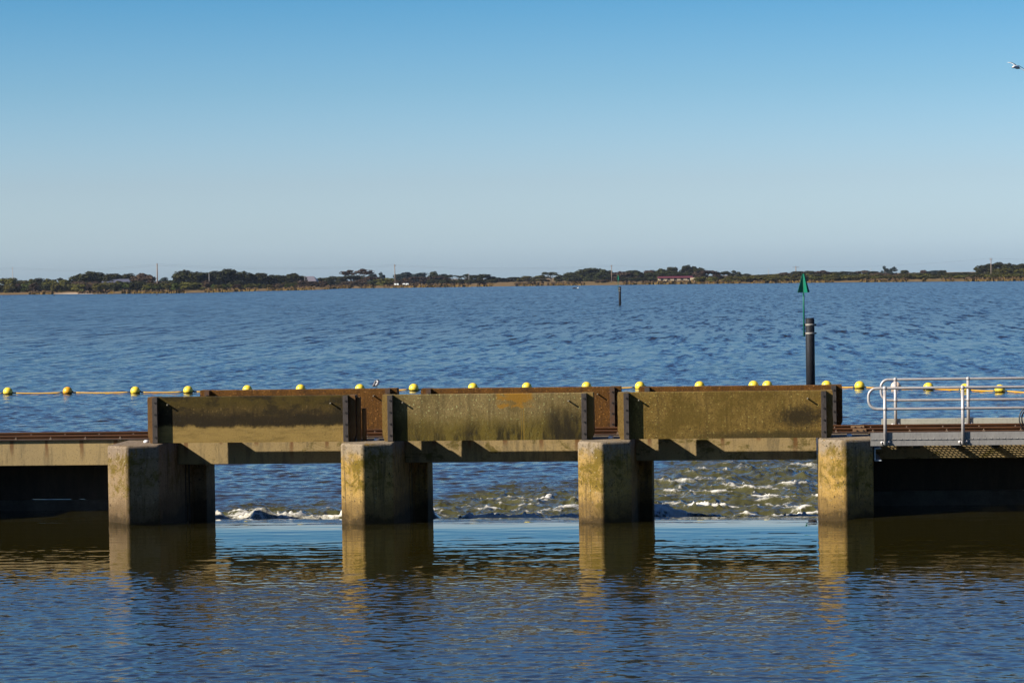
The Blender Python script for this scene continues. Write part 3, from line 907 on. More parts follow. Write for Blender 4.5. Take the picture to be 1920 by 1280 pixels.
BL = ['leftmost yellow float of the line, near the left edge', 'amber orange float, the only orange one in the line',
      'yellow float in open water between the orange float and the one near the rusty slab',
      'yellow float just left of the leftmost rusty slab', 'yellow float rising behind the left end of the leftmost rusty slab',
      'yellow float peeping over the middle of the leftmost rusty slab', 'yellow float just left of the perched bird',
      'yellow float in the gap between the left and middle rusty slabs', 'yellow float peeping over the left half of the middle rusty slab',
      'yellow float peeping over the right half of the middle rusty slab', 'yellow float above the right end of the middle rusty slab',
      'yellow float in the gap left of the rightmost rusty slab', 'yellow float peeping over the left half of the rightmost rusty slab',
      'left one of the two close yellow floats over the rightmost rusty slab', 'right one of the two close yellow floats over the rightmost rusty slab',
      'yellow float right of the black pile, above the end of the rusty slab', 'yellow float in clear water between the rusty slab and the handrail loop',
      'faded pale pink float behind the looped end of the handrail', 'yellow float behind the first handrail bay',
      'yellow float hidden partly by the second handrail posts', 'rightmost yellow float, near the right edge']
bpos = []
for i, (px, py) in enumerate(BU):
    w = at(px, py, Z=LAKE); bpos.append(Vector((w[0], w[1], LAKE + 0.10)))
proto = None
for i, b in enumerate(bpos):
    d = (bpos[min(i + 1, len(bpos) - 1)] - bpos[max(i - 1, 0)])
    rz = math.atan2(d.y, d.x)
    if proto is None:
        o = empty('float_buoy', BL[0], 'buoy', b, rz, 'yellow floats of the boom line')
        R = 0.222
        prof = [(0.0, -R), (R * 0.45, -R * 0.9), (R * 0.78, -R * 0.65), (R * 0.97, -R * 0.25), (R, 0.0), (R * 0.965, R * 0.28), (R * 0.86, R * 0.54), (R * 0.66, R * 0.77), (R * 0.36, R * 0.94), (0.0, R)]
        MB().lathe((0, 0, 0), prof, 24).build('float_body', M['buoy'], o)
        for s_ in (-1, 1):
            MB().sweep([(s_ * (R - 0.02), 0, -0.03), (s_ * (R + 0.05), 0, -0.035)], [0.05, 0.03], 10).build('rope_eye', M['rope_dark'], o)
        proto = o
    else:
        o = copy_tree(proto); o.location = b; o.rotation_euler = (random.uniform(-0.12, 0.12), random.uniform(-0.12, 0.12), rz); o['label'] = BL[i]
        mm = M['buoy_amber'] if i == 1 else M['buoy_pale'] if i == 17 else None
        if mm:
            ch = [c for c in o.children if c.name.startswith('float_body')][0]
            ch.data = ch.data.copy(); ch.data.materials[0] = mm
rp = MB(); sk = MB()
pts = [at(-900, 744, Z=LAKE), at(-420, 742, Z=LAKE), at(-60, 740, Z=LAKE)] + [np.array(b) for b in bpos] + [at(1990, 739, Z=LAKE), at(2400, 752, Z=LAKE)]
for q in pts[:3] + pts[-2:]: q[2] = LAKE + 0.07
for a, b in zip(pts[:-1], pts[1:]):
    a = Vector(a); b = Vector(b); L = (b - a).length
    t0 = 0.26 / L; q = []
    for k in range(9):
        f = t0 + (1 - 2 * t0) * k / 8
        p = a.lerp(b, f); p.z = p.z - 0.03 - 0.035 * math.sin(math.pi * f)
        q.append(p)
    rp.sweep(q, 0.026, 8)
    sk.sweep([q[0], q[0].lerp(q[1], 0.45)], 0.03, 8); sk.sweep([q[-1], q[-1].lerp(q[-2], 0.35)], 0.03, 8)
bo = rp.build('boom_rope', M['rope']); tag(bo, 'orange-yellow rope stringing the yellow floats together across the water', 'rope')
sk.build('shackle', M['rope_dark'], bo)

# ------------------------------------------------------------------ channel markers
def make_marker(label, loc, s=1.0):
    o = empty('channel_marker', label, 'channel marker', loc, group='green channel markers')
    H = 3.03
    MB().lathe((0, 0, -1.5), [(0.0, 0), (0.2, 0.0), (0.2, H + 1.5 - 0.06), (0.185, H + 1.5 - 0.05), (0.185, H + 1.5), (0.0, H + 1.5)], 24).build('pile', M['pile'], o)
    for z in (H - 0.30, H - 0.68):
        st = MB().lathe((0, 0, z - 0.045), [(0.2, 0), (0.207, 0.0), (0.207, 0.09), (0.2, 0.09)], 24).build('strap', M['strap'], o)
        MB().box(-0.30, -0.20, -0.03, 0.03, z - 0.05, z + 0.05).box(0.20, 0.285, -0.03, 0.03, z - 0.03, z + 0.04).build('bracket', M['pile'], st)
    px = -0.265
    MB().sweep([(px, -0.02, H - 0.82), (px, -0.02, H + 1.95)], 0.036, 12).build('pole', M['green'], o)
    t = MB(); hb, ht, hw = H + 1.14, H + 1.97, 0.325
    for dx, dy in ((-0.84, -0.54), (0.54, -0.84)):
        nx, ny = -dy * 0.008, dx * 0.008
        vs = []
        for s_ in (-1, 1):
            vs += [(px - dx * hw + nx * s_, -0.02 - dy * hw + ny * s_, hb), (px + dx * hw + nx * s_, -0.02 + dy * hw + ny * s_, hb), (px + dx * 0.05 + nx * s_, -0.02 + dy * 0.05 + ny * s_, ht), (px - dx * 0.05 + nx * s_, -0.02 - dy * 0.05 + ny * s_, ht)]
        t.add(vs, [(0, 1, 2, 3), (7, 6, 5, 4), (4, 5, 1, 0), (5, 6, 2, 1), (6, 7, 3, 2), (7, 4, 0, 3)])
    t.build('topmark', M['green'], o)
    return o


w = at(1520, 724, Z=LAKE)
m1 = make_marker('black pile with a tall green triangular topmark, close behind the gritty brown slab', (w[0], w[1], LAKE))
w = at(1162.5, 571.5, Z=LAKE)
m2 = copy_tree(m1); m2.location = (w[0], w[1], LAKE); m2['label'] = 'small black pile with a green triangular topmark, far out on the lake'

# ------------------------------------------------------------------ birds
M['feather_grey'] = simple('feather_grey', (0.20, 0.19, 0.21), (0.28, 0.27, 0.29), 40, 0.7, 0.1)
M['feather_white'] = simple('feather_white', (1.5, 1.43, 1.36), (1.6, 1.56, 1.5), 40, 0.7, 0.1)
M['feather_dark'] = simple('feather_dark', (0.03, 0.025, 0.03), (0.05, 0.045, 0.05), 40, 0.7, 0.1)


def wing(path, chords, thick, lean=(0, 1, 0)):
    """tapering, cambered wing along a path; chord direction = lean"""
    m = MB(); vs = []; fs = []; L = Vector(lean).normalized(); n = len(path)
    for i, (p, c) in enumerate(zip(path, chords)):
        p = Vector(p); t = (Vector(path[min(i + 1, n - 1)]) - Vector(path[max(i - 1, 0)])).normalized()
        up = t.cross(L).normalized()
        for f, h in ((-0.35, 0), (-0.1, 1), (0.25, 0.7), (0.65, 0), (0.25, -0.5), (-0.1, -0.7)):
            vs.append(p + L * (c * f) + up * (thick * h * (1 - 0.7 * i / n)))
    for i in range(n - 1):
        for k in range(6):
            fs.append((i * 6 + k, i * 6 + (k + 1) % 6, (i + 1) * 6 + (k + 1) % 6, (i + 1) * 6 + k))
    fs += [tuple(range(5, -1, -1)), tuple((n - 1) * 6 + k for k in range(6))]
    return m.add(vs, fs, True)


# perched bird, hunched with its back to the wind
w = at(705.5, 727.6, Y=3.7)
bd = empty('perched_bird', 'small hunched grey and white bird standing on the rusty slab', 'bird', (w[0], 3.70, 1.474 + LOGH * 0.982), math.radians(-38))
body = MB().sweep([(-0.085, 0, 0.035), (-0.05, 0, 0.055), (-0.01, 0, 0.075), (0.028, 0, 0.10), (0.04, 0, 0.125), (0.045, 0, 0.143), (0.05, 0, 0.158), (0.052, 0, 0.168)],
                  [0.006, 0.030, 0.046, 0.045, 0.034, 0.029, 0.024, 0.006], 14, squash=[(1, 1)] * 8)
body.build('body', M['feather_white'], bd)
MB().ball((0.050, 0, 0.158), 0.0262, 12, (1, 1, 0.62)).build('cap', M['feather_dark'], bd)
for s_ in (-1, 1):
    wing([(0.035, s_ * 0.044, 0.115), (0.0, s_ * 0.052, 0.085), (-0.05, s_ * 0.035, 0.06), (-0.105, s_ * 0.012, 0.035)], [0.075, 0.115, 0.09, 0.03], 0.012, (0.3, 0, 1)).build('wing', M['feather_grey'] if s_ < 0 else M['feather_grey'], bd)
    MB().sweep([(0.0, s_ * 0.014, 0.05), (0.004, s_ * 0.014, 0.0)], 0.004, 6).sweep([(0.004, s_ * 0.014, 0.003), (0.022, s_ * 0.014, 0.003)], 0.003, 6).build('leg', M['feather_dark'], bd)
MB().sweep([(0.070, 0, 0.151), (0.108, 0, 0.142)], [0.006, 0.001], 8).build('beak', M['feather_dark'], bd)

# flying bird at the right edge
w = at(1905.5, 125.5, Y=22.0)
fb = empty('flying_bird', 'white bird with dark wing edges flying in at the right edge of the sky', 'bird', tuple(w))
K = 0.0144     # metres per photo pixel at this distance
P = lambda dx, dz, dy=0.0: (dx * K, dy, -dz * K)
bb = MB().sweep([P(-8.2, 2.4, -0.16), P(-6.5, 1.6, -0.13), P(-4.2, 0.4, -0.08), P(0, 0.5, 0.0), P(4, 1.0, 0.12), P(7, 1.4, 0.22), P(9, 1.4, 0.30)],
                [0.012, 0.030, 0.036, 0.050, 0.042, 0.022, 0.012], 14)
bb.build('body', M['feather_white'], fb)
MB().sweep([P(-8.0, 2.4, -0.16), P(-9.8, 3.7, -0.2)], [0.012, 0.003], 8).build('beak', M['feather_dark'], fb)
lw = [P(-1.0, -1.0, 0), P(-4, -4.2, 0.02), P(-8, -6.8, 0.03), P(-12, -8.0, 0.03), P(-15.5, -8.4, 0.05)]
wing(lw, [0.13, 0.12, 0.10, 0.07, 0.02], 0.012, (0.75, 0.6, -0.35)).build('wing', M['feather_white'], fb)
rw = [P(1.0, -0.8, 0), P(6, 2.2, 0.02), P(12, 5.8, 0.03), P(19, 8.6, 0.05), P(27, 9.5, 0.06)]
wing(rw, [0.13, 0.13, 0.11, 0.08, 0.02], 0.012, (0.75, 0.6, -0.35)).build('wing', M['feather_white'], fb)
wing([Vector(p) + Vector((0.03, 0.03, 0.012)) for p in lw[:4]], [0.05, 0.05, 0.045, 0.03], 0.010, (0.75, 0.6, -0.35)).build('wing_edge', M['feather_dark'], fb)
wing([Vector(p) + Vector((0.05, 0.04, 0.022)) for p in rw], [0.06, 0.07, 0.07, 0.05, 0.02], 0.010, (0.75, 0.6, -0.35)).build('wing_edge', M['feather_dark'], fb)

# ------------------------------------------------------------------ far bank
SHORE = [(-140, 553.6), (-40, 553.3), (0, 553), (60, 552.2), (120, 551.6), (205, 551.1), (300, 550.2), (345, 549.6), (400, 548.4), (440, 547.2), (452, 546.4),
         (500, 545.4), (560, 544.3), (600, 543.3), (640, 540.8), (700, 540.2), (760, 539.5), (800, 539.0), (880, 537.9), (960, 536.7),
         (1060, 535.4), (1150, 534.6), (1280, 532.8), (1400, 531.4), (1500, 530.4), (1600, 529.4), (1700, 528.6), (1800, 527.8), (1920, 526.8), (1960, 526.4), (2080, 525.4)]
spx = np.array([a for a, b in SHORE], float); spy = np.array([b for a, b in SHORE], float)


def shore_pt(px):
    py = float(np.interp(px, spx, spy))
    return at(px, py, Z=LAKE)


def ground_z(off):
    """height of the land a given distance behind the water's edge"""
    return LAKE + 0.03 + 1.05 * float(sst(np.array(off), -2, 45)) + 0.45 * float(sst(np.array(off), 60, 300))


def bank_mat():
    t = NT('bank_ground'); p = t.pos(); x, y, z = t.sep(p)
    a = t.noise(t.map(p, (0.018, 0.05, 1)), 1.0, 6, 0.65); b = t.noise(p, 0.35, 5, 0.7); c3 = t.noise(p, 1.6, 3, 0.7)
    c = t.mix(t.rng(b, 0.35, 0.65), (0.30, 0.185, 0.075), (0.40, 0.27, 0.13))
    c = t.mix(t.rng(a, 0.46, 0.62, 0, 0.8), c, (0.17, 0.125, 0.035))
    c = t.mix(t.rng(c3, 0.5, 0.7, 0, 0.45), c, (0.09, 0.06, 0.02))
    c = t.mix(t.rng(z, 0.6, 1.6, 0, 0.55), c, (0.40, 0.25, 0.155))
    # bare sand low on the left bank
    sd = t.math('MULTIPLY', t.rng(t.math('ADD', z, t.math('MULTIPLY', b, 0.3)), 0.35, -0.15), t.math('MULTIPLY', t.rng(x, -300, -285), t.rng(x, -262, -275)))
    c = t.mix(sd, c, (0.85, 0.66, 0.48))
    c = t.mix(t.rng(z, LAKE + 0.02, LAKE + 0.12, 0.75, 0), c, (0.07, 0.045, 0.015))
    return t.fin(c, 0.95, t.bump(b, 0.6, 0.3), spec=0.05)


M['bank'] = bank_mat()
pxs = np.concatenate([np.arange(-140, 2080, 6)])
offs = np.array([-25, -8, -2, 0, 3, 8, 15, 25, 40, 60, 90, 130, 180, 260, 400, 700, 1500, 4000, 14000], float)
GX = []; GY = []; GZ = []
sp_ = np.array([shore_pt(a) for a in pxs])
# smooth ground outward along each line of sight from the lake
for k, o_ in enumerate(offs):
    d = sp_[:, :2] - CAM[:2]; L = np.linalg.norm(d, axis=1)[:, None]; u = d / L
    jit = (fbm(pxs * 0.07, pxs * 0 + k * 3.1, 3) - 0.5) * (8 if 0 <= o_ < 30 else 0)
    q = sp_[:, :2] + u * (o_ + jit[:, None])
    GX.append(q[:, 0]); GY.append(q[:, 1])
    zz = np.full(len(pxs), ground_z(o_) if o_ > 0 else LAKE + (0.02 if o_ == 0 else o_ * 0.06))
    if 0 < o_ < 200: zz = zz + (fbm(q[:, 0] * 0.06, q[:, 1] * 0.06 + k, 4) - 0.5) * 0.5 * min(1, o_ / 10)
    dd = np.linalg.norm(q - CAM[:2], axis=1); zz = zz - dd * dd / 1.48e7      # the earth's curve
    GZ.append(zz)
o = grid_mesh('far_bank', np.array(GX), np.array(GY), np.array(GZ), M['bank']); tag(o, kind='structure')

# rough grass and reeds fringing the bank
M['reed'] = simple('bank_grass', (0.34, 0.21, 0.06), (0.20, 0.135, 0.035), 0.6, 0.9, 0.0, 0, 0.05)
M['scrub_low'] = simple('low_scrub', (0.13, 0.085, 0.045), (0.20, 0.13, 0.075), 0.5, 0.95, 0.0, 0, 0.05)
for nm, mat_, n_, o0, o1, hh, ww in (('bank_grass', 'reed', 5200, 0.5, 34, (0.25, 0.8), 0.5), ('bank_scrub', 'scrub_low', 5200, 12, 75, (0.3, 0.9), 0.9)):
    m = MB(); r = random.Random(3)
    for i in range(n_):
        px = r.uniform(-100, 2020)
        if nm == 'bank_grass' and 146 < px < 206 and r.random() < 0.9: continue
        if vnoise(np.array(px * 0.045), np.array(float(n_ % 13)))[()] < 0.34: continue
        w = shore_pt(px); d = w[:2] - CAM[:2]; u = d / np.linalg.norm(d)
        of = o0 + (o1 - o0) * r.random() ** 1.6
        x, y = w[:2] + u * of; z = ground_z(of)
        h = r.uniform(*hh); a = r.uniform(0, 3.14)
        dx, dy = math.cos(a) * ww * r.uniform(0.5, 1.2), math.sin(a) * ww * r.uniform(0.5, 1.2)
        tx, ty = r.gauss(0, 0.2), r.gauss(0, 0.2)
        m.add([(x - dx, y - dy, z - 0.1), (x + dx, y + dy, z - 0.1), (x + dx * 0.7 + tx, y + dy * 0.7 + ty, z + h * r.uniform(0.6, 1)), (x + tx, y + ty, z + h), (x - dx * 0.7 + tx, y - dy * 0.7 + ty, z + h * r.uniform(0.5, 1))], [(0, 1, 2, 3, 4)])
    tag(m.build(nm, M[mat_]), kind='stuff')


def leaf_mat(name, c0, c1, c2):
    t = NT(name); p = t.pos(); rn = t.rnd()
    a = t.noise(p, 0.22, 4, 0.6); b = t.noise(p, 1.3, 3, 0.6)
    c = t.mix(t.rng(a, 0.35, 0.65), c0, c1)
    c = t.mix(t.rng(b, 0.5, 0.72, 0, 0.7), c, c2)
    hs = t.n('ShaderNodeHueSaturation'); t.put(hs.inputs['Color'], c); t.put(hs.inputs['Value'], t.rng(rn, 0, 1, 0.75, 1.25, False)); t.put(hs.inputs['Hue'], t.rng(rn, 0, 1, 0.485, 0.515, False))
    return t.fin(hs.outputs[0], 0.8, None, spec=0.05)


M['leaf_dark'] = leaf_mat('leaf_dark', (0.042, 0.050, 0.016), (0.062, 0.064, 0.022), (0.090, 0.078, 0.028))
M['leaf_olive'] = leaf_mat('leaf_olive', (0.115, 0.110, 0.026), (0.155, 0.140, 0.030), (0.19, 0.155, 0.045))
M['leaf_brown'] = leaf_mat('leaf_brown', (0.095, 0.062, 0.040), (0.130, 0.085, 0.055), (0.16, 0.11, 0.075))
M['leaf_green'] = leaf_mat('leaf_green', (0.070, 0.095, 0.018), (0.10, 0.13, 0.026), (0.13, 0.14, 0.03))
M['leaf_hazed'] = leaf_mat('leaf_hazed', (0.030, 0.048, 0.040), (0.040, 0.060, 0.050), (0.055, 0.070, 0.055))  # distance haze put into the leaf colour as a blue cast
M['trunk'] = simple('tree_bark', (0.16, 0.12, 0.085), (0.22, 0.17, 0.125), 2, 0.9, 0.5)


def crown_mesh(name, kind, seed, mat_):
    """unit crown: width 1 (x,y), height 1 (z 0..1); leaf clumps spread through lobes"""
    r = random.Random(seed); m = MB()
    lobes = []
    if kind == 'dome':
        for i in range(16):
            a = r.uniform(0, 6.28); q = r.uniform(0.03, 0.38)
            lobes.append((q * math.cos(a), q * math.sin(a), 0.80 - 1.9 * q * q + r.uniform(-0.10, 0.05), r.uniform(0.10, 0.17)))
        for i in range(15):
            a = i * 0.42 + r.uniform(-0.2, 0.2); lobes.append((0.36 * math.cos(a), 0.36 * math.sin(a), r.uniform(0.10, 0.42), r.uniform(0.10, 0.15)))
    elif kind == 'bush':
        for i in range(17):
            a = r.uniform(0, 6.28); q = r.uniform(0.0, 0.38)
            lobes.append((q * math.cos(a), q * math.sin(a), r.uniform(0.15, 0.80 - q * 0.8), r.uniform(0.12, 0.18)))
    elif kind == 'pine':
        for i in range(17):
            z = r.uniform(0.12, 0.95); q = 0.36 * (1.05 - z) ** 0.6; a = r.uniform(0, 6.28)
            lobes.append((q * math.cos(a), q * math.sin(a), z * 0.94, r.uniform(0.09, 0.16)))
    elif kind == 'open':
        for i in range(19):
            a = r.uniform(0, 6.28); q = r.uniform(0.05, 0.42)
            lobes.append((q * math.cos(a), q * math.sin(a), 0.88 - 1.6 * q * q + r.uniform(-0.16, 0.04), r.uniform(0.07, 0.12)))
    n = {'dome': 95, 'bush': 95, 'pine': 85, 'open': 46}[kind]
    for (x, y, z, R) in lobes:
        for k in range(n):
            v = Vector((r.gauss(0, 1), r.gauss(0, 1), r.gauss(0, 1))).normalized()
            q = R * r.uniform(0.6, 1.08)
            p = Vector((x, y, z)) + Vector((v.x * q, v.y * q, v.z * q * (1.1 if kind != 'open' else 0.8)))
            if p.z < 0.0: p.z = r.uniform(0, 0.05)
            s = r.uniform(0.026, 0.055) * (0.8 if kind == 'open' else 1)
            nn = (v + Vector((r.gauss(0, 0.4), r.gauss(0, 0.4), r.gauss(0.15, 0.4)))).normalized()
            a = nn.orthogonal().normalized(); b = nn.cross(a)
            an = r.uniform(0, 6.28); a, b = a * math.cos(an) + b * math.sin(an), b * math.cos(an) - a * math.sin(an)
            m.add([p - a * s, p + b * s * 0.7, p + a * s, p - b * s * 0.8], [(0, 1, 2, 3)])
    V = np.array(m.v); lo = np.percentile(V, 0.6, axis=0); hi = np.percentile(V, 99.4, axis=0)
    sc = 1 / (hi - lo); ce = np.array([(lo[0] + hi[0]) / 2, (lo[1] + hi[1]) / 2, lo[2] if kind != 'open' else 0.0])
    if kind == 'open': sc[2] = 1 / hi[2]
    m.v = [tuple(q) for q in (V - ce) * sc]
    lobes = [tuple((np.array(l[:3]) - ce) * sc) + (l[3],) for l in lobes]
    me = bpy.data.meshes.new(name); me.from_pydata(m.v, [], m.f); me.materials.append(M[mat_])
    return me, lobes


def trunk_mesh(name, lobes, open_=False):
    m = MB(); r = random.Random(2)
    tw = 0.030 if not open_ else 0.022
    m.sweep([(0, 0, -0.12), (0.01, 0, 0.12), (0.0, 0.01, 0.32)], [tw * 1.3, tw, tw * 0.75], 7)
    for (x, y, z, R) in lobes[::2 if not open_ else 1]:
        m.sweep([(0.0, 0.01, 0.22), (x * 0.45, y * 0.45, 0.22 + (z - 0.22) * 0.55), (x, y, z)], [tw * 0.55, tw * 0.4, tw * 0.15], 5)
    me = bpy.data.meshes.new(name); me.from_pydata(m.v, [], m.f); me.materials.append(M['trunk'])
    return me


CROWNS = {}
for kind, mats in (('dome', ('leaf_dark', 'leaf_olive', 'leaf_green', 'leaf_brown')), ('bush', ('leaf_olive', 'leaf_dark', 'leaf_brown', 'leaf_green')),
                   ('pine', ('leaf_hazed', 'leaf_dark')), ('open', ('leaf_brown', 'leaf_dark')), ):
    for mt in mats:
        for sd in range(3):
            me, lb = crown_mesh('crown', kind, sd * 7 + len(kind), mt)
            CROWNS[(kind, mt, sd)] = (me, trunk_mesh('trunk', lb, kind == 'open'))
for sd in range(2):
    me, lb = crown_mesh('crown', 'dome', sd + 40, 'leaf_hazed'); CROWNS[('dome', 'leaf_hazed', sd)] = (me, trunk_mesh('trunk', lb))
    CROWNS[('dome', 'leaf_hazed', 2)] = CROWNS[('dome', 'leaf_hazed', sd)]
TREE_I = [0]


def plant(pxa, pxb, ytop, off, kind, mat_, label, group=None, cat=None, name=None, base_up=0.0):
    """a tree or bush spanning photo columns pxa..pxb, standing 'off' metres behind the water's edge"""
    pc = (pxa + pxb) / 2
    w = shore_pt(pc); d = w[:2] - CAM[:2]; L = np.linalg.norm(d); u = d / L
    x, y = w[:2] + u * off
    z0 = ground_z(off) + base_up
    top = at(pc, ytop, Y=y)[2]
    dist = L + off
    wid = (pxb - pxa) / FPX * dist
    h = max(top - z0, 0.8)
    i = TREE_I[0]; TREE_I[0] += 1
    nm = name or {'bush': 'bush', 'pine': 'pine_tree'}.get(kind, 'tree')
    o = empty(nm, label, cat or ('bush' if nm == 'bush' else 'tree'), (x, y, z0 - 0.05), (i * 2.399) % 6.283, group)
    k = 1.32 if kind == 'dome' else 1.12
    o.scale = (wid * k, wid * k, h)
    cm, tm = CROWNS[(kind, mat_, i % 3)]
    for nm2, me in (('crown', cm), ('trunk', tm)):
        c = bpy.data.objects.new(nm2, me); C.objects.link(c); c.parent = o
    return o


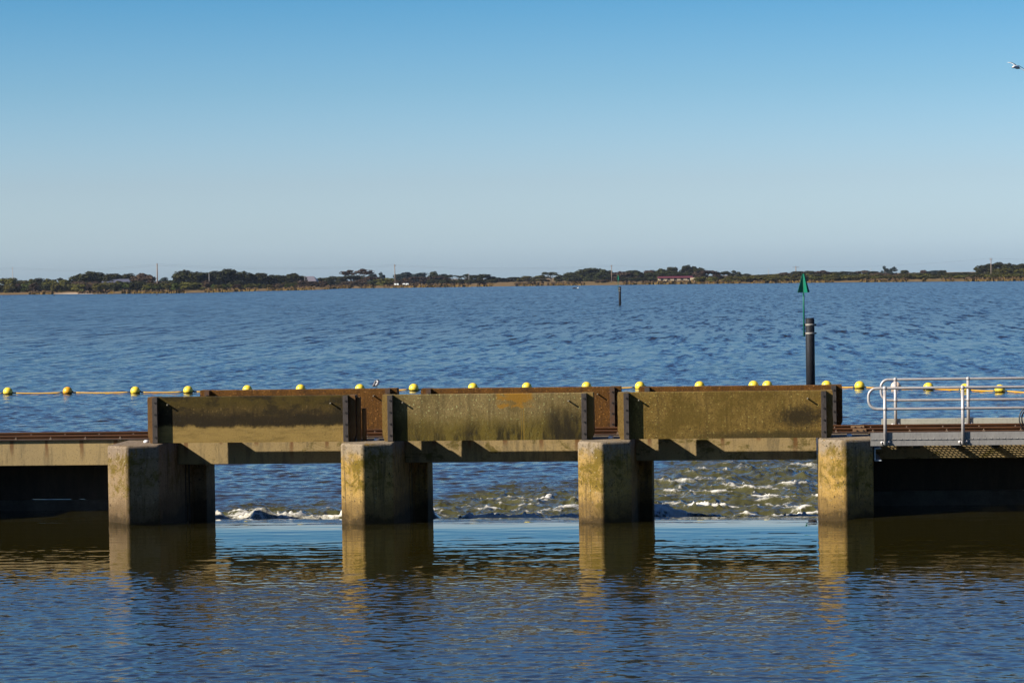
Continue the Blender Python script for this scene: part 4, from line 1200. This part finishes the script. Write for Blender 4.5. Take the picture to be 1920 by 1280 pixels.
# prominent trees, left to right, each with its own look or neighbours
T = [
    (-6, 34, 521.5, 70, 'dome', 'leaf_olive', 'olive domed tree under the thin mast at the far left of the bank'),
    (30, 58, 526, 80, 'dome', 'leaf_olive', 'low olive tree just right of the thin mast at the far left'),
    (44, 66, 524, 90, 'dome', 'leaf_olive', 'olive tree left of the small dark-headed tree near the left edge'),
    (62, 84, 521.5, 75, 'dome', 'leaf_dark', 'small dark-headed tree on the left bank, between two olive ones'),
    (82, 104, 523, 95, 'dome', 'leaf_olive', 'olive tree right of the small dark-headed tree on the left bank'),
    (98, 118, 521, 110, 'open', 'leaf_dark', 'thin-topped tree midway between the mast and the big dark dome on the left'),
    (112, 132, 524.5, 100, 'dome', 'leaf_olive', 'olive tree next to the left foot of the big dark dome by the blue house'),
    (124, 146, 525, 120, 'open', 'leaf_dark', 'spindly tree touching the left side of the big dark dome by the blue house'),
    (140, 206, 510.5, 130, 'dome', 'leaf_dark', 'big dark domed tree left of and behind the blue-roofed house'),
    (194, 236, 513.5, 135, 'dome', 'leaf_dark', 'dark domed tree directly behind the blue-roofed house'),
    (224, 258, 513.8, 140, 'dome', 'leaf_dark', 'dark domed tree behind the right end of the blue-roofed house'),
    (252, 294, 513.5, 110, 'dome', 'leaf_brown', 'purple-brown rounded tree between the blue-roofed house and the tall pole'),
    (298, 320, 520.5, 300, 'dome', 'leaf_hazed', 'hazy blue-green tree just right of the tall pole on the left'),
    (304, 340, 525, 120, 'dome', 'leaf_dark', 'low dark tree below the hazy one, right of the tall pole on the left'),
    (330, 382, 507.8, 120, 'dome', 'leaf_dark', 'tall dark dome at the left end of the long dark grove'),
    (372, 402, 511.5, 125, 'dome', 'leaf_dark', 'dark tree in the long grove, behind the thin white mast'),
    (394, 450, 505.8, 130, 'dome', 'leaf_dark', 'highest dark dome of the long grove on the left bank'),
    (440, 476, 509.8, 135, 'dome', 'leaf_dark', 'dark rounded tree right of the highest dome of the long grove'),
    (468, 504, 512.3, 130, 'dome', 'leaf_dark', 'dark tree in the middle of the right half of the long grove'),
    (496, 532, 515.8, 130, 'dome', 'leaf_dark', 'lower dark tree in the right half of the long grove'),
    (524, 568, 513.5, 125, 'dome', 'leaf_dark', 'dark tree at the right end of the long grove, against the grey roof'),
    (592, 622, 520.5, 150, 'dome', 'leaf_dark', 'dark tree immediately right of the grey roof'),
    (612, 648, 518.3, 150, 'dome', 'leaf_dark', 'dark tree between the grey roof and the spreading brown tree'),
    (642, 696, 504.5, 150, 'open', 'leaf_brown', 'spreading brown tree with bare branches showing on its left side'),
    (636, 686, 516.5, 90, 'dome', 'leaf_dark', 'dark green tree in front of the spreading brown tree'),
    (680, 712, 518.8, 95, 'dome', 'leaf_brown', 'greyish brown tree just right of the spreading brown tree'),
    (706, 742, 521.5, 100, 'dome', 'leaf_olive', 'olive tree left of the wooden pole by the white tanks'),
    (690, 712, 513.5, 500, 'dome', 'leaf_hazed', 'far hazy tree between the spreading brown tree and the small blue pine'),
    (706, 724, 510.5, 500, 'pine', 'leaf_hazed', 'small haze-blue pine left of the wooden pole by the white tanks'),
    (742, 778, 510.8, 420, 'dome', 'leaf_hazed', 'hazy wooded crown just right of the wooden pole by the white tanks'),
    (772, 812, 511.5, 420, 'dome', 'leaf_hazed', 'hazy wooded crown above and right of the white tanks'),
    (804, 822, 509.5, 380, 'dome', 'leaf_dark', 'small dark round tree poking above the hazy wood right of the tanks'),
    (816, 842, 514, 420, 'dome', 'leaf_hazed', 'hazy crown right of the small dark round tree'),
    (760, 800, 519, 200, 'dome', 'leaf_brown', 'brownish low tree behind the white tanks'),
    (796, 838, 518, 220, 'dome', 'leaf_brown', 'brownish low tree right of the white tanks'),
    (838, 868, 515, 260, 'open', 'leaf_dark', 'open-crowned tree left of the small lamp mast'),
    (866, 884, 513.5, 250, 'open', 'leaf_dark', 'small open tree behind the small lamp mast'),
    (880, 925, 514.5, 260, 'dome', 'leaf_dark', 'flat dark tree right of the small lamp mast'),
    (918, 950, 520.5, 280, 'dome', 'leaf_dark', 'very low tree at the left end of the brown field'),
    (944, 978, 519.5, 290, 'dome', 'leaf_dark', 'low tree behind the left part of the brown field'),
    (974, 1000, 517.5, 280, 'dome', 'leaf_olive', 'low olive tree behind the brown field, left of the open-crowned one'),
    (996, 1026, 516.5, 280, 'dome', 'leaf_olive', 'low olive tree touching the open-crowned tree behind the brown field'),
    (1018, 1048, 509.8, 270, 'open', 'leaf_dark', 'open-crowned grey tree behind the brown field'),
    (1042, 1070, 516, 260, 'dome', 'leaf_dark', 'low dark tree left of the tallest green dome behind the field'),
    (1062, 1096, 509, 240, 'dome', 'leaf_dark', 'dark shoulder on the left of the tallest green dome behind the field'),
    (1086, 1132, 502.8, 245, 'dome', 'leaf_dark', 'tallest green dome behind the brown field'),
    (1122, 1148, 505.8, 245, 'dome', 'leaf_dark', 'dark domed tree directly left of the pole beside the farther marker'),
    (1148, 1176, 509.3, 250, 'dome', 'leaf_brown', 'brown-green tree directly right of the pole beside the farther marker'),
    (1170, 1210, 507, 260, 'dome', 'leaf_dark', 'dark tree left of the red-roofed house, nearer to the pole'),
    (1204, 1236, 507, 260, 'dome', 'leaf_brown', 'brownish tree behind the left end of the red-roofed house'),
    (1228, 1256, 504.5, 260, 'dome', 'leaf_dark', 'dark tree behind the left half of the red roof'),
    (1250, 1274, 500.8, 270, 'dome', 'leaf_dark', 'dark tree rising behind the middle of the red roof'),
    (1276, 1298, 498, 275, 'dome', 'leaf_dark', 'highest dark tree above the right end of the red roof'),
    (1292, 1320, 500.3, 280, 'dome', 'leaf_dark', 'dark dome right of the highest tree above the red roof'),
    (1304, 1346, 507, 200, 'dome', 'leaf_brown', 'brownish tree right of the red-roofed house'),
    (1342, 1372, 509, 210, 'dome', 'leaf_dark', 'dark tree left of the flat-topped pine'),
    (1370, 1394, 507.3, 320, 'pine', 'leaf_dark', 'flat-topped dark pine right of the red-roofed house'),
    (1390, 1408, 513, 320, 'dome', 'leaf_dark', 'low dark tree right of the flat-topped pine'),
    (1422, 1460, 514, 300, 'dome', 'leaf_dark', 'low dark tree under the thin pole left of the near marker'),
    (1456, 1486, 511, 300, 'dome', 'leaf_brown', 'brown-green tree left of the double-armed pole'),
    (1478, 1510, 508.6, 300, 'dome', 'leaf_dark', 'dark tree at the foot of the double-armed pole'),
    (1504, 1532, 508, 300, 'dome', 'leaf_dark', 'dark tree above the tip of the near green topmark'),
    (1526, 1552, 507.3, 300, 'dome', 'leaf_brown', 'brownish tree right of the near green topmark'),
    (1546, 1576, 509.5, 310, 'dome', 'leaf_dark', 'dark tree behind the bushes, second right of the near green topmark'),
    (1570, 1604, 508.8, 310, 'dome', 'leaf_dark', 'dark tree midway between the near topmark and the blue pine clump'),
    (1604, 1630, 507.3, 330, 'dome', 'leaf_brown', 'brown-topped tree left of the blue pine clump'),
    (1626, 1650, 508.5, 330, 'dome', 'leaf_dark', 'dark tree touching the left of the blue pine clump'),
    (1651, 1668, 498.5, 650, 'pine', 'leaf_hazed', 'taller left half of the haze-blue pine clump'),
    (1664, 1682, 500.5, 650, 'pine', 'leaf_hazed', 'shorter right half of the haze-blue pine clump'),
    (1688, 1708, 506.5, 350, 'dome', 'leaf_dark', 'small dark dome right of the blue pine clump'),
    (1724, 1740, 506.5, 350, 'dome', 'leaf_brown', 'small brownish dome left of the hazy blue trees on the right'),
    (1738, 1764, 507, 800, 'dome', 'leaf_hazed', 'hazy blue trees between two small domes on the right'),
    (1760, 1776, 506.5, 350, 'dome', 'leaf_dark', 'small dark dome right of the hazy blue trees on the right'),
    (1772, 1806, 511, 340, 'dome', 'leaf_dark', 'low dark tree left of the right-hand hill grove'),
    (1800, 1836, 510.5, 340, 'dome', 'leaf_dark', 'low dark tree touching the left of the right-hand hill grove'),
    (1830, 1862, 497, 240, 'dome', 'leaf_dark', 'dark dome left of the pole near the right edge'),
    (1850, 1886, 492.6, 245, 'dome', 'leaf_dark', 'highest dark dome, right behind the pole near the right edge'),
    (1880, 1908, 494.3, 245, 'dome', 'leaf_dark', 'dark dome right of the pole near the right edge'),
    (1900, 1934, 494.6, 245, 'dome', 'leaf_dark', 'last dark dome, cut by the right edge'),
    (1862, 1900, 503, 190, 'dome', 'leaf_olive', 'olive tree in front of the dark domes near the right edge'),
    (1896, 1936, 504, 190, 'dome', 'leaf_olive', 'olive tree at the right edge below the dark domes'),
]
for a in T: plant(*a)
B = [
    (-8, 12, 533, 38, 'bush', 'leaf_dark', 'dark bush at the left edge of the bank'),
    (336, 380, 529, 45, 'bush', 'leaf_olive', 'broad olive bush before the left end of the long dark grove'),
    (376, 398, 526, 60, 'bush', 'leaf_brown', 'brown bush at the foot of the thin white mast'),
    (276, 300, 534, 35, 'bush', 'leaf_green', 'bright green bush at the foot of the tall pole on the left'),
    (552, 592, 526.5, 70, 'bush', 'leaf_brown', 'large brown bush in front of the grey roof'),
    (588, 612, 527, 60, 'bush', 'leaf_brown', 'brown bush right of the one in front of the grey roof'),
    (524, 556, 529, 65, 'bush', 'leaf_olive', 'grey-olive bush left of the one in front of the grey roof'),
    (1116, 1142, 524, 60, 'bush', 'leaf_brown', 'brown bush on the field left of the pole beside the farther marker'),
    (1302, 1326, 518.5, 28, 'bush', 'leaf_olive', 'round olive bush directly right of the red-roofed house'),
    (1322, 1352, 519, 30, 'bush', 'leaf_olive', 'second round olive bush right of the red-roofed house, before the gap'),
]
for a in B: plant(*a)
# front bushes nothing tells apart: left bank, middle and the long right-hand row
rr = random.Random(9)


def row(x0, x1, y0, y1, off0, off1, w0, w1, mats, label, group, kind='bush'):
    x = x0
    while x < x1:
        w = rr.uniform(w0, w1); f = (x - x0) / (x1 - x0)
        plant(x, x + w, y0 + (y1 - y0) * f + rr.uniform(-1.3, 1.3), rr.uniform(off0, off1), kind, rr.choice(mats), label, group)
        x += w * rr.uniform(0.55, 0.85)


row(6, 330, 532, 530.5, 30, 60, 16, 30, ['leaf_olive', 'leaf_olive', 'leaf_dark', 'leaf_green', 'leaf_brown'], 'low scrubby bush in the front row along the left bank', 'front bushes on the left bank')
row(20, 300, 528.5, 527, 62, 90, 20, 34, ['leaf_olive', 'leaf_dark', 'leaf_brown'], 'scrubby bush in the second row along the left bank, under the trees', 'second row of bushes on the left bank')
row(338, 562, 514, 519, 125, 140, 24, 34, ['leaf_dark'], 'lower dark tree filling the long grove between its taller domes', 'filling trees of the long grove', 'dome')
row(148, 256, 518, 519, 125, 140, 22, 32, ['leaf_dark'], 'lower dark tree filling in behind the blue-roofed house', 'filling trees behind the blue-roofed house', 'dome')
row(1066, 1300, 512, 509, 225, 250, 24, 36, ['leaf_dark', 'leaf_dark', 'leaf_brown'], 'lower dark tree in the wood between the green dome and the red-roofed house', 'filling trees of the middle wood', 'dome')
row(1834, 1930, 502, 502, 215, 240, 22, 32, ['leaf_dark'], 'lower dark tree under the dark domes near the right edge', 'filling trees of the right grove', 'dome')
row(395, 560, 533.5, 531, 30, 65, 10, 20, ['leaf_olive', 'leaf_brown', 'leaf_green'], 'small scattered shrub at the foot of the long dark grove', 'shrubs below the long grove')
row(640, 740, 526.5, 525.5, 40, 70, 16, 28, ['leaf_dark', 'leaf_olive', 'leaf_brown'], 'dark bush between the spreading brown tree and the wooden pole', 'bushes by the wooden pole')
row(800, 925, 524.3, 523.5, 150, 190, 12, 22, ['leaf_dark'], 'dark hedge bush at the back of the field right of the white tanks', 'hedge at the back of the field')
row(1150, 1232, 519.5, 518.5, 150, 190, 14, 24, ['leaf_brown', 'leaf_dark'], 'brown undergrowth bush between the pole and the red-roofed house', 'undergrowth by the red-roofed house')
row(1360, 1608, 517.5, 517, 22, 34, 26, 44, ['leaf_olive'], 'rounded olive bush in the waterside row around the near green topmark', 'waterside bushes around the near topmark')
row(1400, 1620, 514.5, 513, 70, 120, 24, 40, ['leaf_olive', 'leaf_dark'], 'bush in the back row behind the waterside bushes, near the topmark', 'back bushes near the topmark')
row(1600, 1935, 516.2, 513.8, 40, 60, 22, 40, ['leaf_olive'], 'rounded olive bush in the long row along the right-hand bank', 'long bush row on the right bank')
row(1610, 1935, 512.5, 511, 90, 150, 24, 40, ['leaf_olive', 'leaf_dark', 'leaf_brown'], 'bush in the second row behind the long olive row on the right bank', 'second bush row on the right bank')

# ------------------------------------------------------------------ houses, tanks, poles
M['roof_blue'] = simple('roof_blue_grey', (0.155, 0.165, 0.235), (0.185, 0.195, 0.27), 0.5, 0.6, 0.0)
M['roof_red'] = simple('roof_red', (0.22, 0.035, 0.045), (0.27, 0.045, 0.055), 0.5, 0.6, 0.0)
M['roof_grey'] = simple('roof_grey', (0.30, 0.27, 0.31), (0.34, 0.31, 0.35), 0.5, 0.6, 0.0)
M['wall_cream'] = simple('wall_cream', (0.95, 0.74, 0.46), (1.05, 0.83, 0.53), 0.6, 0.8, 0.0)
M['wall_dim'] = simple('wall_dim', (0.20, 0.19, 0.22), (0.25, 0.23, 0.26), 0.6, 0.8, 0.0)
M['wall_white'] = simple('wall_white', (0.78, 0.76, 0.74), (0.84, 0.82, 0.80), 0.6, 0.8, 0.0)
M['glass'] = simple('window_glass', (0.03, 0.035, 0.04), (0.05, 0.055, 0.06), 1, 0.2, 0.0, 0, 0.6)
M['tank'] = simple('tank_white', (1.5, 1.55, 1.5), (1.6, 1.65, 1.6), 1, 0.5, 0.0)
M['pole'] = simple('pole_timber', (0.36, 0.27, 0.21), (0.44, 0.34, 0.27), 1.5, 0.85, 0.2)
M['mast'] = simple('mast_pale', (0.5, 0.48, 0.47), (0.58, 0.56, 0.55), 1.5, 0.6, 0.1)
M['wire'] = simple('wire_dark', (0.08, 0.08, 0.09), (0.1, 0.1, 0.11), 1, 0.6, 0.0)


def place(px, off):
    w = shore_pt(px); d = w[:2] - CAM[:2]; L = np.linalg.norm(d); u = d / L
    x, y = w[:2] + u * off
    return x, y, ground_z(off), L + off


def house(pxa, pxb, yroof, yeave, off, label, roof, wall, depth=9, wins=4, hip=0.0, name='house', porch=False):
    x, y, z, d = place((pxa + pxb) / 2, off)
    W = (pxb - pxa) / FPX * d
    pc = (pxa + pxb) / 2
    zr = at(pc, yroof, Y=y)[2] - z; ze = at(pc, yeave, Y=y)[2] - z
    o = empty(name, label, 'house', (x, y, z), 0.06)
    MB().box(-W / 2 + 0.4, W / 2 - 0.4, 0, depth, -0.5, ze).build('wall', wall, o)
    e = 0.5; hp = hip * W / 2
    v = [(-W / 2, -e, ze), (W / 2, -e, ze), (W / 2, depth + e, ze), (-W / 2, depth + e, ze), (-W / 2 + hp, depth / 2, zr), (W / 2 - hp, depth / 2, zr),
         (-W / 2, -e, ze - 0.15), (W / 2, -e, ze - 0.15), (W / 2, depth + e, ze - 0.15), (-W / 2, depth + e, ze - 0.15)]
    MB().add(v, [(0, 1, 5, 4), (1, 2, 5), (2, 3, 4, 5), (3, 0, 4), (6, 7, 1, 0), (7, 8, 2, 1), (8, 9, 3, 2), (9, 6, 0, 3), (9, 8, 7, 6)]).build('roof', roof, o)
    for k in range(wins):
        xx = -W / 2 + W * (k + 0.7) / (wins + 0.4)
        MB().box(xx - 0.7, xx + 0.7, -0.04, 0.0, ze * 0.35, ze * 0.85).build('window', M['glass'], o)
    if porch:
        xg = W * 0.06
        MB().add([(xg - 2.6, -2.5, ze - 1.2), (xg + 2.6, -2.5, ze - 1.2), (xg, -2.5, ze + 0.6), (xg - 2.6, 0.5, ze - 1.2), (xg + 2.6, 0.5, ze - 1.2), (xg, 0.5, ze + 0.6)],
                 [(0, 1, 2), (5, 4, 3), (0, 2, 5, 3), (1, 4, 5, 2), (0, 3, 4, 1)]).build('gable', roof, o)
        MB().box(xg - 2.2, xg + 2.2, -2.2, -0.02, -0.5, ze - 1.21).build('porch', wall, o)
    return o


house(190, 243, 523.2, 530, 122, 'long low house with a blue-grey roof under the dark domed trees', M['roof_blue'], M['wall_dim'], 10, 5, 0.05, porch=True)
house(560, 594, 518, 527, 130, 'house with a plain grey pitched roof right of the long grove', M['roof_grey'], M['wall_dim'], 12, 3, 0.45)
hr = house(1233, 1300, 517.8, 520.6, 95, 'long cream farmhouse with a dull red roof', M['roof_red'], M['wall_cream'], 8, 5, 0.04)
x, y, z, d = place(1297, 80)
sh = MB().box(-1.6, 6.5, 0, 4, -0.4, 1.75).build('shed', M['wall_cream'], hr)
sh.location = Vector((x, y, z)) - hr.location
house(850, 856, 522.2, 523.5, 300, 'tiny white cottage showing between open trees behind the field', M['wall_white'], M['wall_white'], 6, 1, 0.1, 'cottage')
house(786, 797, 521.5, 523.2, 280, 'pale low shed roof above and right of the white tanks', M['roof_grey'], M['wall_white'], 6, 1, 0.1, 'shed')
TL = ['leftmost small white tank, left of the wooden pole', 'small white tank just right of the wooden pole', 'small white tank, third from the left on the bank', 'rightmost small white tank on the bank']
for k, (a, b) in enumerate(((739, 742.5), (743.5, 747.5), (755, 760), (761, 766))):
    x, y, z, d = place((a + b) / 2, 38)
    w = (b - a) / FPX * d; h = 3.1 / FPX * d
    o = MB().box(-w / 2, w / 2, 0, w, -0.1, h * 0.85).box(-w / 2 + 0.06, w / 2 - 0.06, 0.06, w - 0.06, h * 0.85, h).build('tank', M['tank'], None, 0.06, 2, (x, y, z + 0.25))
    tag(o, TL[k], 'tank', 'white tanks on the bank')
poles = []


def pole(px, ytop, off, label, r=0.17, arm=1.1, mat_='pole', name='utility_pole', cat='utility pole', lean=0.0, group='utility poles on the far bank'):
    x, y, z, d = place(px, off)
    top = at(px, ytop, Y=y)[2] - z
    o = empty(name, label, cat, (x, y, z), 0.3, group)
    MB().sweep([(0, 0, -0.5), (lean, 0, top)], [r * 1.25, r * 0.8], 8).build('pole_shaft', M[mat_], o)
    if arm:
        MB().box(-arm, arm, -0.07, 0.07, top - 0.75, top - 0.58).build('cross_arm', M[mat_], o)
        for q in (-arm + 0.1, 0.0, arm - 0.1):
            MB().lathe((q, -0.0 if q else 0.12, top - 0.58), [(0.0, 0), (0.06, 0), (0.08, 0.12), (0.04, 0.25), (0, 0.26)], 8).build('insulator', M['mast'], o)
    poles.append((px, Vector((x, y, z + top - 0.35)), arm))
    return o


pole(24.5, 500.5, 90, 'grey pole with a thin tip near the left edge of the bank', 0.16, 0.0, 'mast')
pole(295.5, 494, 45, 'tall pale pole, the thickest one, on the left bank', 0.28, 0.0)
pole(392.5, 512, 100, 'thin white mast standing against the long dark grove', 0.11, 0.0, 'mast', 'mast', 'mast', group='thin masts')
pole(572, 518, 105, 'thin white mast in front of the grey roof', 0.11, 0.0, 'mast', 'mast', 'mast', group='thin masts')
pole(741.5, 495.5, 40, 'brown wooden pole with a small cross arm beside the white tanks', 0.22, 0.55, lean=-0.3)
pole(879.5, 510, 200, 'small lamp mast with a pale head above the open trees', 0.11, 0.0, 'mast', 'mast', 'mast', group='thin masts')
pole(1147, 496.5, 55, 'slim grey pole just left of and behind the farther green marker', 0.18, 0.5, 'pole')
pole(1441, 504, 250, 'thin pole between the flat-topped pine and the double-armed pole', 0.12, 0.0, 'mast', 'mast', 'mast', group='thin masts')
pole(1492.5, 498.8, 300, 'dark pole with a wide double arm left of the near green topmark', 0.26, 1.9, 'pole')
pole(1632.5, 502, 330, 'very faint thin pole left of the blue pine clump', 0.10, 0.0, 'mast', 'mast', 'mast', group='thin masts')
pole(1858.5, 483.5, 90, 'pale pole with a forked top near the right edge', 0.2, 0.7, 'pole')
main = [p for p in poles if p[0] in (24.5, 295.5, 741.5, 1147, 1492.5, 1858.5)]
ends = [(-200, main[0][1] + Vector((-70, -10, 0)), 0)] + main + [(2100, main[-1][1] + Vector((90, -20, 0)), 0)]
for a, b in zip(ends[:-1], ends[1:]):
    for dz in ((0.2, -0.5) if b[0] < 1200 else (0.25,)):
        q = []
        for k in range(15):
            f = k / 14; p = a[1].lerp(b[1], f); p.z += dz - 2.6 * 4 * f * (1 - f) * 0.6
            q.append(p)
        o = MB().sweep(q, 0.018, 5).build('power_line', M['wire'])
        tag(o, 'thin dark power line sagging from pole to pole above the far bank', 'power line', 'power lines over the far bank')

# ------------------------------------------------------------------ small things on the lake
w = at(1078, 541.2, Z=LAKE)
lg = MB().sweep([(-1.1, 0, 0.02), (-0.6, 0.05, 0.18), (0.1, 0, 0.22), (0.8, 0.03, 0.12), (1.2, 0, 0.0)], [0.10, 0.24, 0.22, 0.16, 0.06], 10).build('floating_log', M['pile'], None, 0, 1, tuple(w))
tag(lg, 'dark log lying in the water far out before the brown field', 'log')
gb = MB().sweep([(-0.35, 0, 0.25), (-0.1, 0, 0.2), (0.25, 0, 0.24), (0.33, 0, 0.45), (0.45, 0, 0.5)], [0.03, 0.16, 0.14, 0.07, 0.02], 10).build('white_bird', M['feather_white'], None, 0, 1, tuple(at(1083, 541, Z=LAKE)))
tag(gb, 'white bird on the water at the end of the dark floating log', 'bird')
for px, py, lb in ((101.5, 554.5, 'small dark stake in the water off the left bank, left one of two'), (294, 553.0, 'small dark stake in the water below the tall pole')):
    w = at(px, py + 0.8, Z=LAKE)
    o = MB().sweep([(0, 0, -0.6), (0.03, 0, 0.75)], [0.16, 0.12], 8).build('stake', M['pile'], None, 0, 1, tuple(w)); tag(o, lb, 'stake', 'stakes off the left bank')

# ------------------------------------------------------------------ air between here and the far bank
hz = bpy.data.materials.new('air'); hz.use_nodes = True; ht = hz.node_tree; ht.nodes.clear()
ho = ht.nodes.new('ShaderNodeOutputMaterial'); hv = ht.nodes.new('ShaderNodeVolumePrincipled')
hv.inputs['Color'].default_value = (0.62, 0.76, 1.0, 1); hv.inputs['Density'].default_value = 0.000022; hv.inputs['Anisotropy'].default_value = 0.0
ht.links.new(hv.outputs[0], ho.inputs['Volume'])
hb = MB().box(-3500, 3500, -80, 3200, -9, 40).build('haze', hz); tag(hb, kind='stuff')
